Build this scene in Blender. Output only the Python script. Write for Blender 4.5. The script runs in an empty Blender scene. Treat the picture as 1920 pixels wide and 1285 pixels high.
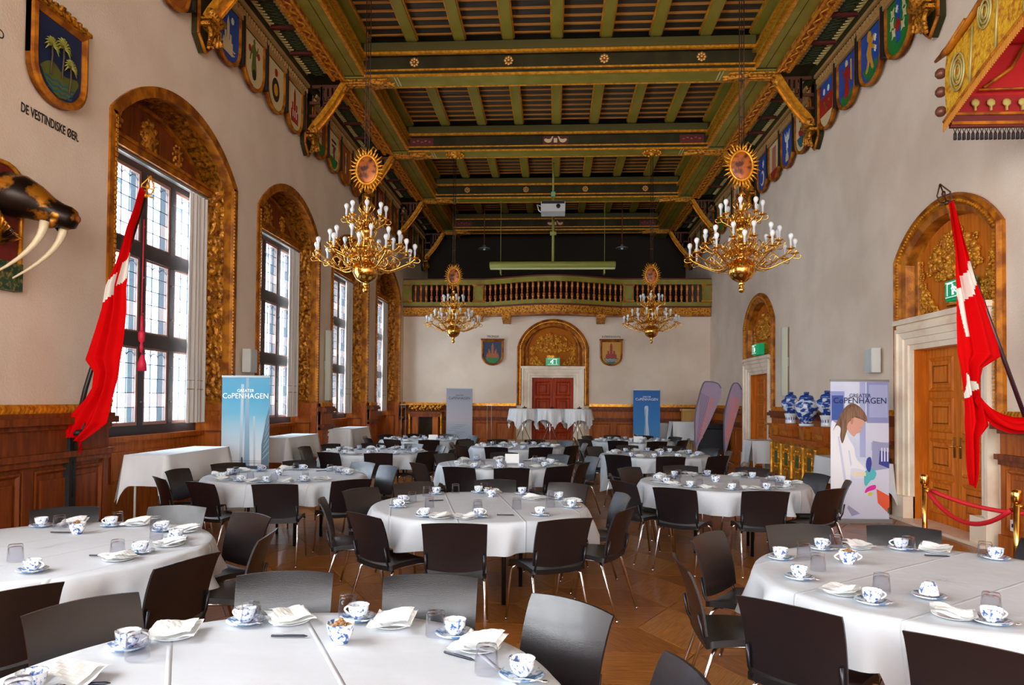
import bpy, math, random
from math import sin, cos, pi, radians, atan, sqrt
from mathutils import Vector, Matrix, noise
random.seed(7)
C = bpy.context.scene.collection
# ---------------------------------------------------------------- camera
F, H = 1350.0, 1.66
cd = bpy.data.cameras.new('camera'); cam = bpy.data.objects.new('camera', cd); C.objects.link(cam)
cd.sensor_width = 36; cd.lens = F/1920*36; cd.shift_y = .0411; cd.clip_start = .05; cd.clip_end = 300
yaw, pitch, roll = atan(80/F), radians(1.25), .008
f_ = Vector((-sin(yaw)*cos(pitch), cos(yaw)*cos(pitch), sin(pitch)))
r_ = Vector((cos(yaw), sin(yaw), 0)); u_ = r_.cross(f_)
r2 = r_*cos(roll)+u_*sin(roll); u2 = -r_*sin(roll)+u_*cos(roll)
M = Matrix((r2, u2, -f_)).transposed().to_4x4(); M.translation = (0, 0, H)
cam.matrix_world = M
bpy.context.scene.camera = cam
# ---------------------------------------------------------------- sky, daylight, exposure
sc = bpy.context.scene
sc.view_settings.view_transform = 'Standard'; sc.view_settings.look = 'None'
sc.view_settings.gamma = 1; sc.view_settings.use_curve_mapping = False
sc.view_settings.exposure = 1.75
w = bpy.data.worlds.new('sky'); sc.world = w; w.use_nodes = True
wn = w.node_tree; wn.nodes.clear()
wo = wn.nodes.new('ShaderNodeOutputWorld'); wb = wn.nodes.new('ShaderNodeBackground')
wb.inputs[0].default_value = (.93, .965, 1.0, 1); wb.inputs[1].default_value = 5.0
wn.links.new(wb.outputs[0], wo.inputs[0])
sc.cycles.max_bounces = 8; sc.cycles.diffuse_bounces = 5; sc.cycles.glossy_bounces = 3
sc.cycles.transmission_bounces = 4; sc.cycles.transparent_max_bounces = 12
sc.cycles.caustics_reflective = False; sc.cycles.caustics_refractive = False
sc.cycles.sample_clamp_indirect = 6; sc.cycles.use_adaptive_sampling = True
W, D, YN = 5.1, 24.0, -9.0           # half width, far wall, near end wall
def portal(name, loc, rot, sx, sy):
    l = bpy.data.lights.new(name, 'AREA'); l.shape = 'RECTANGLE'; l.size = sx; l.size_y = sy
    l.cycles.is_portal = True
    o = bpy.data.objects.new(name, l); C.objects.link(o); o.location = loc; o.rotation_euler = rot
WIN = [(7.9, 11.12), (12.0, 15.22), (16.1, 19.32), (20.18, 23.4)]
WINR = [(-8.3, -5.08), (-4.2, -.98), (-.1, 3.12)]     # windows behind the camera on the same wall
for a, b in WIN+WINR:
    portal('daylight_portal', (-5.8, (a+b)/2, 3.0), (0, -pi/2, 0), 3.6, 3.2)
for x in (-3.1, 0, 3.1):
    portal('daylight_portal', (x, YN-.3, 3.6), (pi/2, 0, 0), 2.6, 5.2)

# ---------------------------------------------------------------- helpers
def s2l(c): return c/12.92 if c <= .04045 else ((c+.055)/1.055)**2.4
def rgb(r, g, b): return (s2l(r/255), s2l(g/255), s2l(b/255), 1)
MATS = {}
def mat(name, col, rough=.6, metal=0, spec=.5, col2=None, scale=6, bump=0, bscale=30, stretch=(1, 1, 1), ramp=(.4, .6), kind='noise', coat=0, alpha=1, emit=0, coord='Object', detail=4):
    if name in MATS: return MATS[name]
    m = bpy.data.materials.new(name); m.use_nodes = True; nt = m.node_tree; b = nt.nodes['Principled BSDF']
    b.inputs['Base Color'].default_value = col; b.inputs['Roughness'].default_value = rough
    b.inputs['Metallic'].default_value = metal; b.inputs['Specular IOR Level'].default_value = spec
    b.inputs['Coat Weight'].default_value = coat; b.inputs['Coat Roughness'].default_value = .1
    m.diffuse_color = col
    if emit: b.inputs['Emission Color'].default_value = col; b.inputs['Emission Strength'].default_value = emit
    if col2 or bump:
        tc = nt.nodes.new('ShaderNodeTexCoord'); mp = nt.nodes.new('ShaderNodeMapping')
        mp.inputs['Scale'].default_value = stretch
        nt.links.new(tc.outputs[coord], mp.inputs[0])
    if col2:
        if kind == 'noise':
            n = nt.nodes.new('ShaderNodeTexNoise'); n.inputs['Scale'].default_value = scale; n.inputs['Detail'].default_value = detail; o = n.outputs[0]
        elif kind == 'voronoi':
            n = nt.nodes.new('ShaderNodeTexVoronoi'); n.inputs['Scale'].default_value = scale; o = n.outputs[0]
        else:
            n = nt.nodes.new('ShaderNodeTexWave'); n.inputs['Scale'].default_value = scale; n.inputs['Distortion'].default_value = 4; n.inputs['Detail'].default_value = 3; n.inputs['Detail Scale'].default_value = 1.5; o = n.outputs[0]
        nt.links.new(mp.outputs[0], n.inputs[0])
        cr = nt.nodes.new('ShaderNodeValToRGB'); cr.color_ramp.elements[0].color = col; cr.color_ramp.elements[1].color = col2
        cr.color_ramp.elements[0].position, cr.color_ramp.elements[1].position = ramp
        nt.links.new(o, cr.inputs[0]); nt.links.new(cr.outputs[0], b.inputs['Base Color'])
    if bump:
        n2 = nt.nodes.new('ShaderNodeTexNoise'); n2.inputs['Scale'].default_value = bscale; n2.inputs['Detail'].default_value = 3
        nt.links.new(mp.outputs[0], n2.inputs[0])
        bp = nt.nodes.new('ShaderNodeBump'); bp.inputs['Strength'].default_value = min(bump, 1); bp.inputs['Distance'].default_value = .01*max(1, bump)
        nt.links.new(n2.outputs[0], bp.inputs['Height']); nt.links.new(bp.outputs[0], b.inputs['Normal'])
    MATS[name] = m
    return m
def thin_glass(name, tint, gloss=.12):
    if name in MATS: return MATS[name]
    m = bpy.data.materials.new(name); m.use_nodes = True; nt = m.node_tree; nt.nodes.clear()
    o = nt.nodes.new('ShaderNodeOutputMaterial'); mx = nt.nodes.new('ShaderNodeMixShader')
    t = nt.nodes.new('ShaderNodeBsdfTransparent'); g = nt.nodes.new('ShaderNodeBsdfGlossy'); fr = nt.nodes.new('ShaderNodeLayerWeight'); mu = nt.nodes.new('ShaderNodeMath'); mu.operation = 'MULTIPLY'; mu.inputs[1].default_value = gloss*4
    t.inputs[0].default_value = tint; g.inputs['Roughness'].default_value = .05; fr.inputs[0].default_value = .4
    pw = nt.nodes.new('ShaderNodeMath'); pw.operation = 'POWER'; pw.inputs[1].default_value = 2.2
    nt.links.new(fr.outputs[1], pw.inputs[0]); nt.links.new(pw.outputs[0], mu.inputs[0]); nt.links.new(mu.outputs[0], mx.inputs[0]); nt.links.new(t.outputs[0], mx.inputs[1]); nt.links.new(g.outputs[0], mx.inputs[2])
    nt.links.new(mx.outputs[0], o.inputs[0]); MATS[name] = m
    return m
def IDN(p): return p
def mleft(p): return (-W+p[1], p[0], p[2])
def mright(p): return (W-p[1], p[0], p[2])
def mback(p): return (p[0], D-p[1], p[2])
mleft.flip = True; mright.flip = False; mback.flip = True
class MB:
    def __init__(s): s.v = []; s.f = []; s.m = []; s.k = 0; s.sm = []
    def add(s, vs, fs, sm=False):
        o = len(s.v); s.v += [tuple(v) for v in vs]
        for f in fs: s.f.append([o+i for i in f]); s.m.append(s.k); s.sm.append(sm)
        return s
    def box(s, x0, x1, y0, y1, z0, z1):
        if x0 > x1: x0, x1 = x1, x0
        if y0 > y1: y0, y1 = y1, y0
        if z0 > z1: z0, z1 = z1, z0
        return s.add([(x0,y0,z0),(x1,y0,z0),(x1,y1,z0),(x0,y1,z0),(x0,y0,z1),(x1,y0,z1),(x1,y1,z1),(x0,y1,z1)],
              [(0,3,2,1),(4,5,6,7),(0,1,5,4),(1,2,6,5),(2,3,7,6),(3,0,4,7)])
    def bbox(s, x0, x1, y0, y1, z0, z1, b):          # box bevelled on the z1 side / all vertical edges
        vs = []
        for z, i in ((z0, 0), (z1-b, 0), (z1, b)):
            for (x, y) in ((x0+i, y0+i), (x1-i, y0+i), (x1-i, y1-i), (x0+i, y1-i)): vs.append((x, y, z))
        fs = [(0, 3, 2, 1), (8, 9, 10, 11)]
        for l in (0, 4):
            for i in range(4): j = (i+1) % 4; fs.append((l+i, l+j, l+4+j, l+4+i))
        return s.add(vs, fs)
    def lathe(s, prof, n=16, c=(0, 0, 0), cap=True, sm=True):
        vs = []
        for r, z in prof:
            for i in range(n): a = 2*pi*i/n; vs.append((c[0]+r*cos(a), c[1]+r*sin(a), c[2]+z))
        fs = []
        for k in range(len(prof)-1):
            for i in range(n): j = (i+1) % n; fs.append((k*n+i, k*n+j, (k+1)*n+j, (k+1)*n+i))
        s.add(vs, fs, sm)
        if cap:
            o = len(s.v)-len(vs)
            s.f.append([o+i for i in reversed(range(n))]); s.m.append(s.k); s.sm.append(False)
            s.f.append([o+(len(prof)-1)*n+i for i in range(n)]); s.m.append(s.k); s.sm.append(False)
        return s
    def tube(s, pts, r, n=6, sm=True, cap=True):
        P = [Vector(p) for p in pts]; rs = r if isinstance(r, (list, tuple)) else [r]*len(P); vs = []; up = None
        for i, p in enumerate(P):
            d = (P[min(i+1, len(P)-1)]-P[max(i-1, 0)])
            d = d.normalized() if d.length > 1e-9 else Vector((0, 0, 1))
            if up is None: up = Vector((0, 0, 1)) if abs(d.z) < .9 else Vector((1, 0, 0))
            a = d.cross(up)
            if a.length < 1e-5: a = d.orthogonal()
            a.normalize(); b = a.cross(d).normalized(); up = b
            for k in range(n): t = 2*pi*k/n; vs.append(p+(a*cos(t)+b*sin(t))*rs[i])
        fs = []
        for i in range(len(P)-1):
            for k in range(n): j = (k+1) % n; fs.append((i*n+k, i*n+j, (i+1)*n+j, (i+1)*n+k))
        if cap: fs += [tuple(reversed(range(n))), tuple((len(P)-1)*n+k for k in range(n))]
        return s.add(vs, fs, sm)
    def ball(s, c, r, n=8, sc=(1, 1, 1), rot=None):
        vs = [(0, 0, -1)]; m = max(3, n//2)
        for k in range(1, m):
            p = -pi/2+pi*k/m
            for i in range(n): a = 2*pi*i/n; vs.append((cos(p)*cos(a), cos(p)*sin(a), sin(p)))
        vs.append((0, 0, 1)); out = []
        for v in vs:
            q = Vector((v[0]*sc[0]*r, v[1]*sc[1]*r, v[2]*sc[2]*r))
            if rot is not None: q = rot @ q
            out.append((c[0]+q.x, c[1]+q.y, c[2]+q.z))
        fs = [(0, 1+(i+1) % n, 1+i) for i in range(n)]
        for k in range(m-2):
            for i in range(n): j = (i+1) % n; fs.append((1+k*n+i, 1+k*n+j, 1+(k+1)*n+j, 1+(k+1)*n+i))
        L = len(vs)-1; b = 1+(m-2)*n
        fs += [(b+i, b+(i+1) % n, L) for i in range(n)]
        return s.add(out, fs, True)
    def prism(s, poly, a, b, ax=1):
        """polygon in the plane perpendicular to axis ax, between coordinates a and b on it"""
        def mk(p, t):
            if ax == 1: return (p[0], t, p[1])
            if ax == 0: return (t, p[0], p[1])
            return (p[0], p[1], t)
        n = len(poly); ar = sum(poly[i][0]*poly[(i+1) % n][1]-poly[(i+1) % n][0]*poly[i][1] for i in range(n))
        if ar < 0: poly = poly[::-1]
        vs = [mk(p, a) for p in poly]+[mk(p, b) for p in poly]
        inv = (b < a) ^ (ax == 1)
        fs = [tuple(reversed(range(n))), tuple(range(n, 2*n))]+[(i, (i+1) % n, n+(i+1) % n, n+i) for i in range(n)]
        if inv: fs = [tuple(reversed(q)) for q in fs]
        return s.add(vs, fs)
    def grid(s, fn, nu, nv, sm=True, closed_u=False):
        vs = [fn(i/nu, j/nv) for j in range(nv+1) for i in range(nu+1)]
        fs = [(j*(nu+1)+i, j*(nu+1)+i+1, (j+1)*(nu+1)+i+1, (j+1)*(nu+1)+i) for j in range(nv) for i in range(nu)]
        return s.add(vs, fs, sm)
    def sweep(s, path, prof, closed=False):
        """path: list of (u,z); prof: list of (offset to the left of the path, n); swept in u,n,z space"""
        n = len(path); vs = []; P = [Vector(p) for p in path]
        for i, p in enumerate(P):
            a = P[i-1] if (i > 0 or closed) else None; b = P[(i+1) % n] if (i < n-1 or closed) else None
            d1 = (p-a).normalized() if a is not None else None; d2 = (b-p).normalized() if b is not None else None
            d1 = d1 or d2; d2 = d2 or d1
            n1 = Vector((-d1.y, d1.x)); n2 = Vector((-d2.y, d2.x)); mm = (n1+n2)
            mm = mm.normalized(); k = 1/max(.35, mm.dot(n1))
            for o, h in prof: q = p+mm*o*k; vs.append((q.x, h, q.y))
        m = len(prof); fs = []
        for i in range(n if closed else n-1):
            i2 = (i+1) % n
            for j in range(m): j2 = (j+1) % m; fs.append((i*m+j, i2*m+j, i2*m+j2, i*m+j2))
        if not closed: fs += [tuple(range(m)), tuple((n-1)*m+j for j in reversed(range(m)))]
        return s.add(vs, fs)
    def mesh(s, name, mats, mp=IDN, fix=False):
        me = bpy.data.meshes.new(name); me.from_pydata([mp(v) for v in s.v], [], s.f)
        for m in (mats if isinstance(mats, (list, tuple)) else [mats]): me.materials.append(m)
        me.polygons.foreach_set('material_index', s.m); me.polygons.foreach_set('use_smooth', s.sm)
        if fix or mp is not IDN:
            import bmesh
            b = bmesh.new(); b.from_mesh(me); bmesh.ops.recalc_face_normals(b, faces=b.faces); b.to_mesh(me); b.free()
        me.update(); return me
def link(name, data, parent=None, loc=(0, 0, 0), rz=0, rot=None, scale=None):
    o = bpy.data.objects.new(name, data); C.objects.link(o); o.location = loc
    if rot is not None: o.rotation_euler = rot
    elif rz: o.rotation_euler = (0, 0, rz)
    if scale: o.scale = scale if isinstance(scale, (tuple, list)) else (scale,)*3
    if parent is not None: o.parent = parent
    return o
def ob(name, mb, mats, parent=None, mp=IDN, **k): return link(name, mb.mesh(name, mats, mp), parent, **k)
def tag(o, label, cat, group=None):
    o['label'] = label; o['category'] = cat
    if group: o['group'] = group
    return o
def thing(name, label, cat, loc=(0, 0, 0), rz=0, group=None):
    return tag(link(name, None, None, loc, rz), label, cat, group)
def struct(o): o['kind'] = 'structure'; return o
def stuff(o): o['kind'] = 'stuff'; return o
def sempty(name): return struct(link(name, None))
def copy_tree(o, parent=None):
    c = o.copy(); C.objects.link(c)
    if parent is not None: c.parent = parent
    for ch in list(o.children): copy_tree(ch, c)
    return c
def text(name, body, size, m, parent, loc, rot, extrude=.002, align='CENTER', sx=1, offset=0):
    cu = bpy.data.curves.new(name, 'FONT'); cu.body = body; cu.size = size; cu.extrude = extrude; cu.align_x = align; cu.align_y = 'CENTER'; cu.offset = offset
    cu.resolution_u = 3; cu.materials.append(m)
    tmp = bpy.data.objects.new(name+'_src', cu); C.objects.link(tmp); me = bpy.data.meshes.new_from_object(tmp); bpy.data.objects.remove(tmp); me.name = name
    if not me.materials: me.materials.append(m)
    return link(name, me, parent, loc, rot=rot, scale=(sx, 1, 1))
def arc(cx, z0, hw, rise, n=16):
    """segmental arch from left spring to right spring, (u,z) points"""
    R = (hw*hw+rise*rise)/(2*rise); zc = z0+rise-R; a = math.asin(min(1, hw/R))
    return [(cx+R*sin(-a+2*a*i/n), zc+R*cos(-a+2*a*i/n)) for i in range(n+1)]
def cat_rom(P, n=5, closed=True):
    out = []; L = len(P)
    for i in range(L if closed else L-1):
        p = [P[(i+k) % L] if closed else P[min(max(i+k, 0), L-1)] for k in (-1, 0, 1, 2)]
        for t in range(n):
            t /= n
            out.append(tuple(.5*((2*p[1][c])+(-p[0][c]+p[2][c])*t+(2*p[0][c]-5*p[1][c]+4*p[2][c]-p[3][c])*t*t+(-p[0][c]+3*p[1][c]-3*p[2][c]+p[3][c])*t**3) for c in (0, 1)))
    if not closed: out.append(tuple(P[-1]))
    return out

# ---------------------------------------------------------------- materials
plaster = mat('white_plaster', rgb(236, 218, 198), .85, col2=rgb(228, 208, 187), scale=1.2, bump=.3, bscale=40, coord='Object')
oak = mat('oak_panelling', rgb(158, 78, 20), .5, spec=.25, col2=rgb(184, 98, 28), scale=3, stretch=(6, 6, .7))
oakd = mat('dark_and_backlit_oak', rgb(108, 50, 18), .5, spec=.25, col2=rgb(134, 66, 24), scale=3, stretch=(6, 6, .7))
redwood = mat('red_mahogany_door', rgb(150, 46, 8), .5, spec=.2, col2=rgb(176, 60, 12), scale=3, stretch=(6, 6, .7))
doorwood = mat('honey_oak_door', rgb(190, 98, 16), .5, spec=.25, col2=rgb(212, 118, 26), scale=3, stretch=(6, 6, .7))
gold = mat('bright_gilding', rgb(240, 166, 40), .36, .45, col2=rgb(206, 130, 26), scale=14)
goldc = mat('carved_gilding', rgb(224, 150, 36), .38, .45, col2=rgb(110, 54, 14), scale=22, ramp=(.46, .62), bump=2.0, bscale=40)
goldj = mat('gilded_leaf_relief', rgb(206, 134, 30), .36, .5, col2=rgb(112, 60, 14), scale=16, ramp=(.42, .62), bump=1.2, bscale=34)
goldw = mat('gilded_wood', rgb(192, 116, 24), .45, .25, spec=.3, col2=rgb(136, 72, 18), scale=6, bump=.4, bscale=50)
green = mat('olive_green_paint', rgb(130, 120, 34), .5, spec=.35, col2=rgb(146, 134, 52), scale=2.5)
dgreen = mat('dark_green_paint', rgb(44, 38, 12), .6, spec=.25, col2=rgb(54, 48, 18), scale=3)
bgreen = mat('black_green_boards', rgb(38, 38, 30), .6, col2=rgb(58, 58, 52), scale=1.5, stretch=(.6, 5, 1))
tan_gold = mat('tan_gold_batten', rgb(214, 146, 66), .42, .3)
maroon = mat('maroon_paint', rgb(96, 24, 18), .6)
black = mat('black_paint', rgb(20, 16, 14), .6)
cream = mat('cream_paint', rgb(218, 200, 150), .6)
marble = mat('cream_marble', rgb(244, 228, 204), .35, spec=.3, col2=rgb(222, 196, 168), scale=2.2, ramp=(.45, .7), detail=8)
chrome = mat('chrome', (.75, .75, .78, 1), .15, 1)
shell = mat('black_plywood_shell', rgb(24, 20, 23), .26, spec=.6, coat=.12, bump=.12, bscale=300)
seatm = mat('black_leather_seat', rgb(20, 20, 22), .32, spec=.6)
brass = mat('polished_brass', rgb(232, 176, 84), .16, 1)
linen = mat('white_linen', rgb(228, 230, 232), .75, bump=.25, bscale=9)
linenp = mat('white_paper', rgb(236, 238, 238), .7)
china = mat('blue_fluted_porcelain', rgb(236, 240, 243), .18, col2=rgb(50, 92, 160), scale=55, kind='noise', ramp=(.52, .62), coat=.4)
chinab = mat('blue_rimmed_porcelain', rgb(228, 235, 240), .18, col2=rgb(84, 128, 172), scale=40, ramp=(.47, .6), coat=.4)
chinaw = mat('white_porcelain', rgb(240, 241, 240), .18, coat=.4)
brownsugar = mat('brown_sugar', rgb(190, 150, 104), .9, col2=rgb(120, 82, 48), scale=120)
sugar = mat('white_sugar', rgb(235, 232, 226), .9)
penm = mat('navy_plastic', rgb(20, 22, 40), .3)
frame_dk = mat('charcoal_window_wood', rgb(58, 52, 54), .5)
frame_pk = mat('pinkish_casement_wood', rgb(168, 122, 108), .5)
lead = mat('lead_came', rgb(96, 100, 112), .5, .3)
pane1 = thin_glass('clear_pane', (.97, .98, 1, 1)); pane2 = thin_glass('old_blue_pane', (.62, .76, .84, 1))
glassm = thin_glass('tumbler_glass', (.93, .93, .95, 1), .25)
red = mat('red_flag_cloth', rgb(206, 0, 4), .85, spec=.1); white_fl = mat('white_flag_cloth', rgb(226, 220, 208), .7)
curtm = mat('white_curtain', rgb(226, 222, 216), .85)
ropem = mat('red_velvet_rope', rgb(190, 10, 28), .7)
bulbm = mat('frosted_bulb', rgb(232, 236, 238), .2, spec=.6)
metalg = mat('grey_metal', rgb(160, 162, 160), .4, .5)
beige_m = mat('beige_metal', rgb(196, 196, 178), .5)
olive_m = mat('lime_olive_enamel', rgb(150, 152, 72), .5)
navy = mat('black_cloth', rgb(26, 28, 34), .6)
exitm = mat('exit_green', rgb(0, 150, 96), .4, emit=.12)
exitw = mat('exit_white', rgb(235, 245, 240), .4, emit=.25)

# ================================================================ SETTING
# ---- floor: rhombic parquet blocks
fl = sempty('floor')
ob('subfloor', MB().box(-W-.7, W+.4, YN-.4, 29, -.12, -.012), mat('dark_joint', rgb(60, 34, 16), .6), fl)['kind'] = 'structure'
pq = []
for i, (c1, c2) in enumerate(((rgb(176, 112, 48), rgb(146, 86, 34)), (rgb(162, 100, 42), rgb(134, 78, 30)), (rgb(184, 122, 58), rgb(156, 98, 44)))):
    pq.append(mat('oak_parquet_%s' % 'abc'[i], c1, .34, spec=.4, col2=c2, scale=5, stretch=(1.2, 14, 1), coat=.12, bump=.1, bscale=12))
s_ = .62; g_ = .004
def rhomb():
    a = radians(60); p = [(0, 0), (s_, 0), (s_+s_*cos(a), s_*sin(a)), (s_*cos(a), s_*sin(a))]
    c = (sum(q[0] for q in p)/4, sum(q[1] for q in p)/4)
    p = [(q[0]+(c[0]-q[0])*g_*2.2/s_, q[1]+(c[1]-q[1])*g_*2.2/s_) for q in p]
    return p, c
rp, rc = rhomb()
rmesh = [MB().prism(rp, -.014, 0, ax=2).mesh('parquet_block', m) for m in pq]
rest = [MB() for _ in pq]; near = []
hx, hy = s_*1.5, s_*sin(radians(60))
for i in range(-10, 11):
    for j in range(-14, 60):
        cx, cy = i*hx, j*2*hy+(hy if i % 2 else 0)
        if cy > 24.5 or cy < -1: continue
        for k in range(3):
            a = radians(120*k); near.append((cx, cy, a, k))
def seen(c):
    x, y = c[0], c[1]
    return 1.6 < y < 9.5 and abs(x+.06*y) < .78*y and abs(x) < 5.2
blk = sorted([b for b in near if seen(b)], key=lambda b: (abs(b[0]-.7)*1.5+b[1]))[:290]
bs = set(blk)
for b in near:
    if b in bs: link('parquet_block', rmesh[b[3]], fl, (b[0], b[1], 0), b[2])
    elif abs(b[0]) < 6.2:
        ca, sa = cos(b[2]), sin(b[2])
        rest[b[3]].prism([(b[0]+p[0]*ca-p[1]*sa, b[1]+p[0]*sa+p[1]*ca) for p in rp], -.014, 0, ax=2)
for k in range(3): stuff(ob('parquet', rest[k], pq[k], fl))
ob('near_floor', MB().box(-W, W, YN, -.5, -.012, -.001), pq[0], fl)['kind'] = 'structure'

# ---- walls with arched openings
def wall(name, mp, u0, u1, ztop, ops, th, m=plaster):
    mb = MB()
    cur = u0
    for (a, b, zb, zs, rise) in sorted(ops):
        mb.box(cur, a, -th, 0, 0, ztop)
        if zb > 0: mb.box(a, b, -th, 0, 0, zb)
        A = arc((a+b)/2, zs, (b-a)/2, rise, 18) if rise > 0 else [(a, zs), (b, zs)]
        for i in range(len(A)-1): mb.prism([A[i], A[i+1], (A[i+1][0], ztop), (A[i][0], ztop)], 0, -th)
        cur = b
    mb.box(cur, u1, -th, 0, 0, ztop)
    return struct(ob(name, mb, m, None, mp))
ZT = 8.95
wl = wall('wall_left', mleft, YN, 28.8, ZT, [(a, b, 0, 4.97, .73) for a, b in WIN]+[(a, b, 1.0, 4.97, .73) for a, b in WINR], .22)
D1, D2, D3 = (8.5, 10.96), (17.05, 19.53), (-1.2, 1.07)
wr = wall('wall_right', mright, YN, 28.8, ZT, [(D1[0]+.12, D1[1]-.12, 0, 3.72, .5), (D2[0]+.12, D2[1]-.12, 0, 3.6, .55)], .3)
wb_ = wall('wall_back', mback, -W, W, 4.7, [(D3[0]+.1, D3[1]-.1, 0, 3.42, .78)], .25)
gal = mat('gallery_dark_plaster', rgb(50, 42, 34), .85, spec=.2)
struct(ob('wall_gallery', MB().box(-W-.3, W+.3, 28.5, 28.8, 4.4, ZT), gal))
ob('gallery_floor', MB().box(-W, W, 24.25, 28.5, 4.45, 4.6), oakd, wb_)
nw = MB(); cur = -W-.3                                   # unseen near end wall; its three tall windows are added for fill light
for x in (-3.1, 0, 3.1):
    nw.box(cur, x-1.3, YN-.3, YN, 0, ZT); nw.box(x-1.3, x+1.3, YN-.3, YN, 0, 1); nw.box(x-1.3, x+1.3, YN-.3, YN, 6.2, ZT); cur = x+1.3
nw.box(cur, W+.3, YN-.3, YN, 0, ZT)
struct(ob('wall_near', nw, plaster))

# ---- window bays on the left
def relief(u, v, seed, amp):
    p = Vector((u*2.2+seed, v*2.2, seed*1.7))
    p = p*1.7; v *= 1.6
    return amp*(abs(noise.noise(p*2.6))*1.3+.5*abs(sin(14*v+6*noise.noise(p*1.5)+3*sin(9*u)))*abs(noise.noise(p*3.3))+.3*noise.noise(p*9))
lights_z = [(1.3, 2.34), (2.54, 3.56), (3.76, 4.72)]
def quarry_light(parent, u0, u1, z0, z1, det):
    """one leaded casement light: frame (sub part of the window), panes and cames"""
    f = .045; nO = -.6
    fr = MB().sweep([(u0, z0), (u1, z0), (u1, z1), (u0, z1)], [(0, nO), (f, nO), (f, nO+.05), (0, nO+.05)], closed=True)
    ob('casement', fr, frame_pk, parent, mleft)
    a0, a1, b0, b1 = u0+f, u1-f, z0+f, z1-f
    nc, nr = 3, 5; cu, cz = (a1-a0)/nc, (b1-b0)/nr; cm = MB()
    for i in range(1, nc): cm.box(a0+i*cu-.005, a0+i*cu+.005, nO+.015, nO+.028, b0, b1)
    for j in range(1, nr): cm.box(a0, a1, nO+.0155, nO+.0275, b0+j*cz-.005, b0+j*cz+.005)
    for i in range(nc):   # little arch of lead at the head of each column
        A = arc(a0+(i+.5)*cu, b1-.09, cu/2, .05, 5)
        cm.sweep(A, [(-.004, nO+.016), (.004, nO+.016), (.004, nO+.027), (-.004, nO+.027)])
    ob('lead_came', cm, lead, parent, mleft)
    for i in range(nc):
        for j in range(nr):
            key = (round(cu, 3), round(cz, 3), (i == nc-1) ^ ((i+j) % 7 == 3))
            if key not in PANES:
                PANES[key] = MB().box(-.004, .004, 0, cu, 0, cz).mesh('pane', pane2 if key[2] else pane1)
            link('pane', PANES[key], parent, (-W+nO+.022, a0+i*cu, b0+j*cz))
PANES = {}
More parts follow.
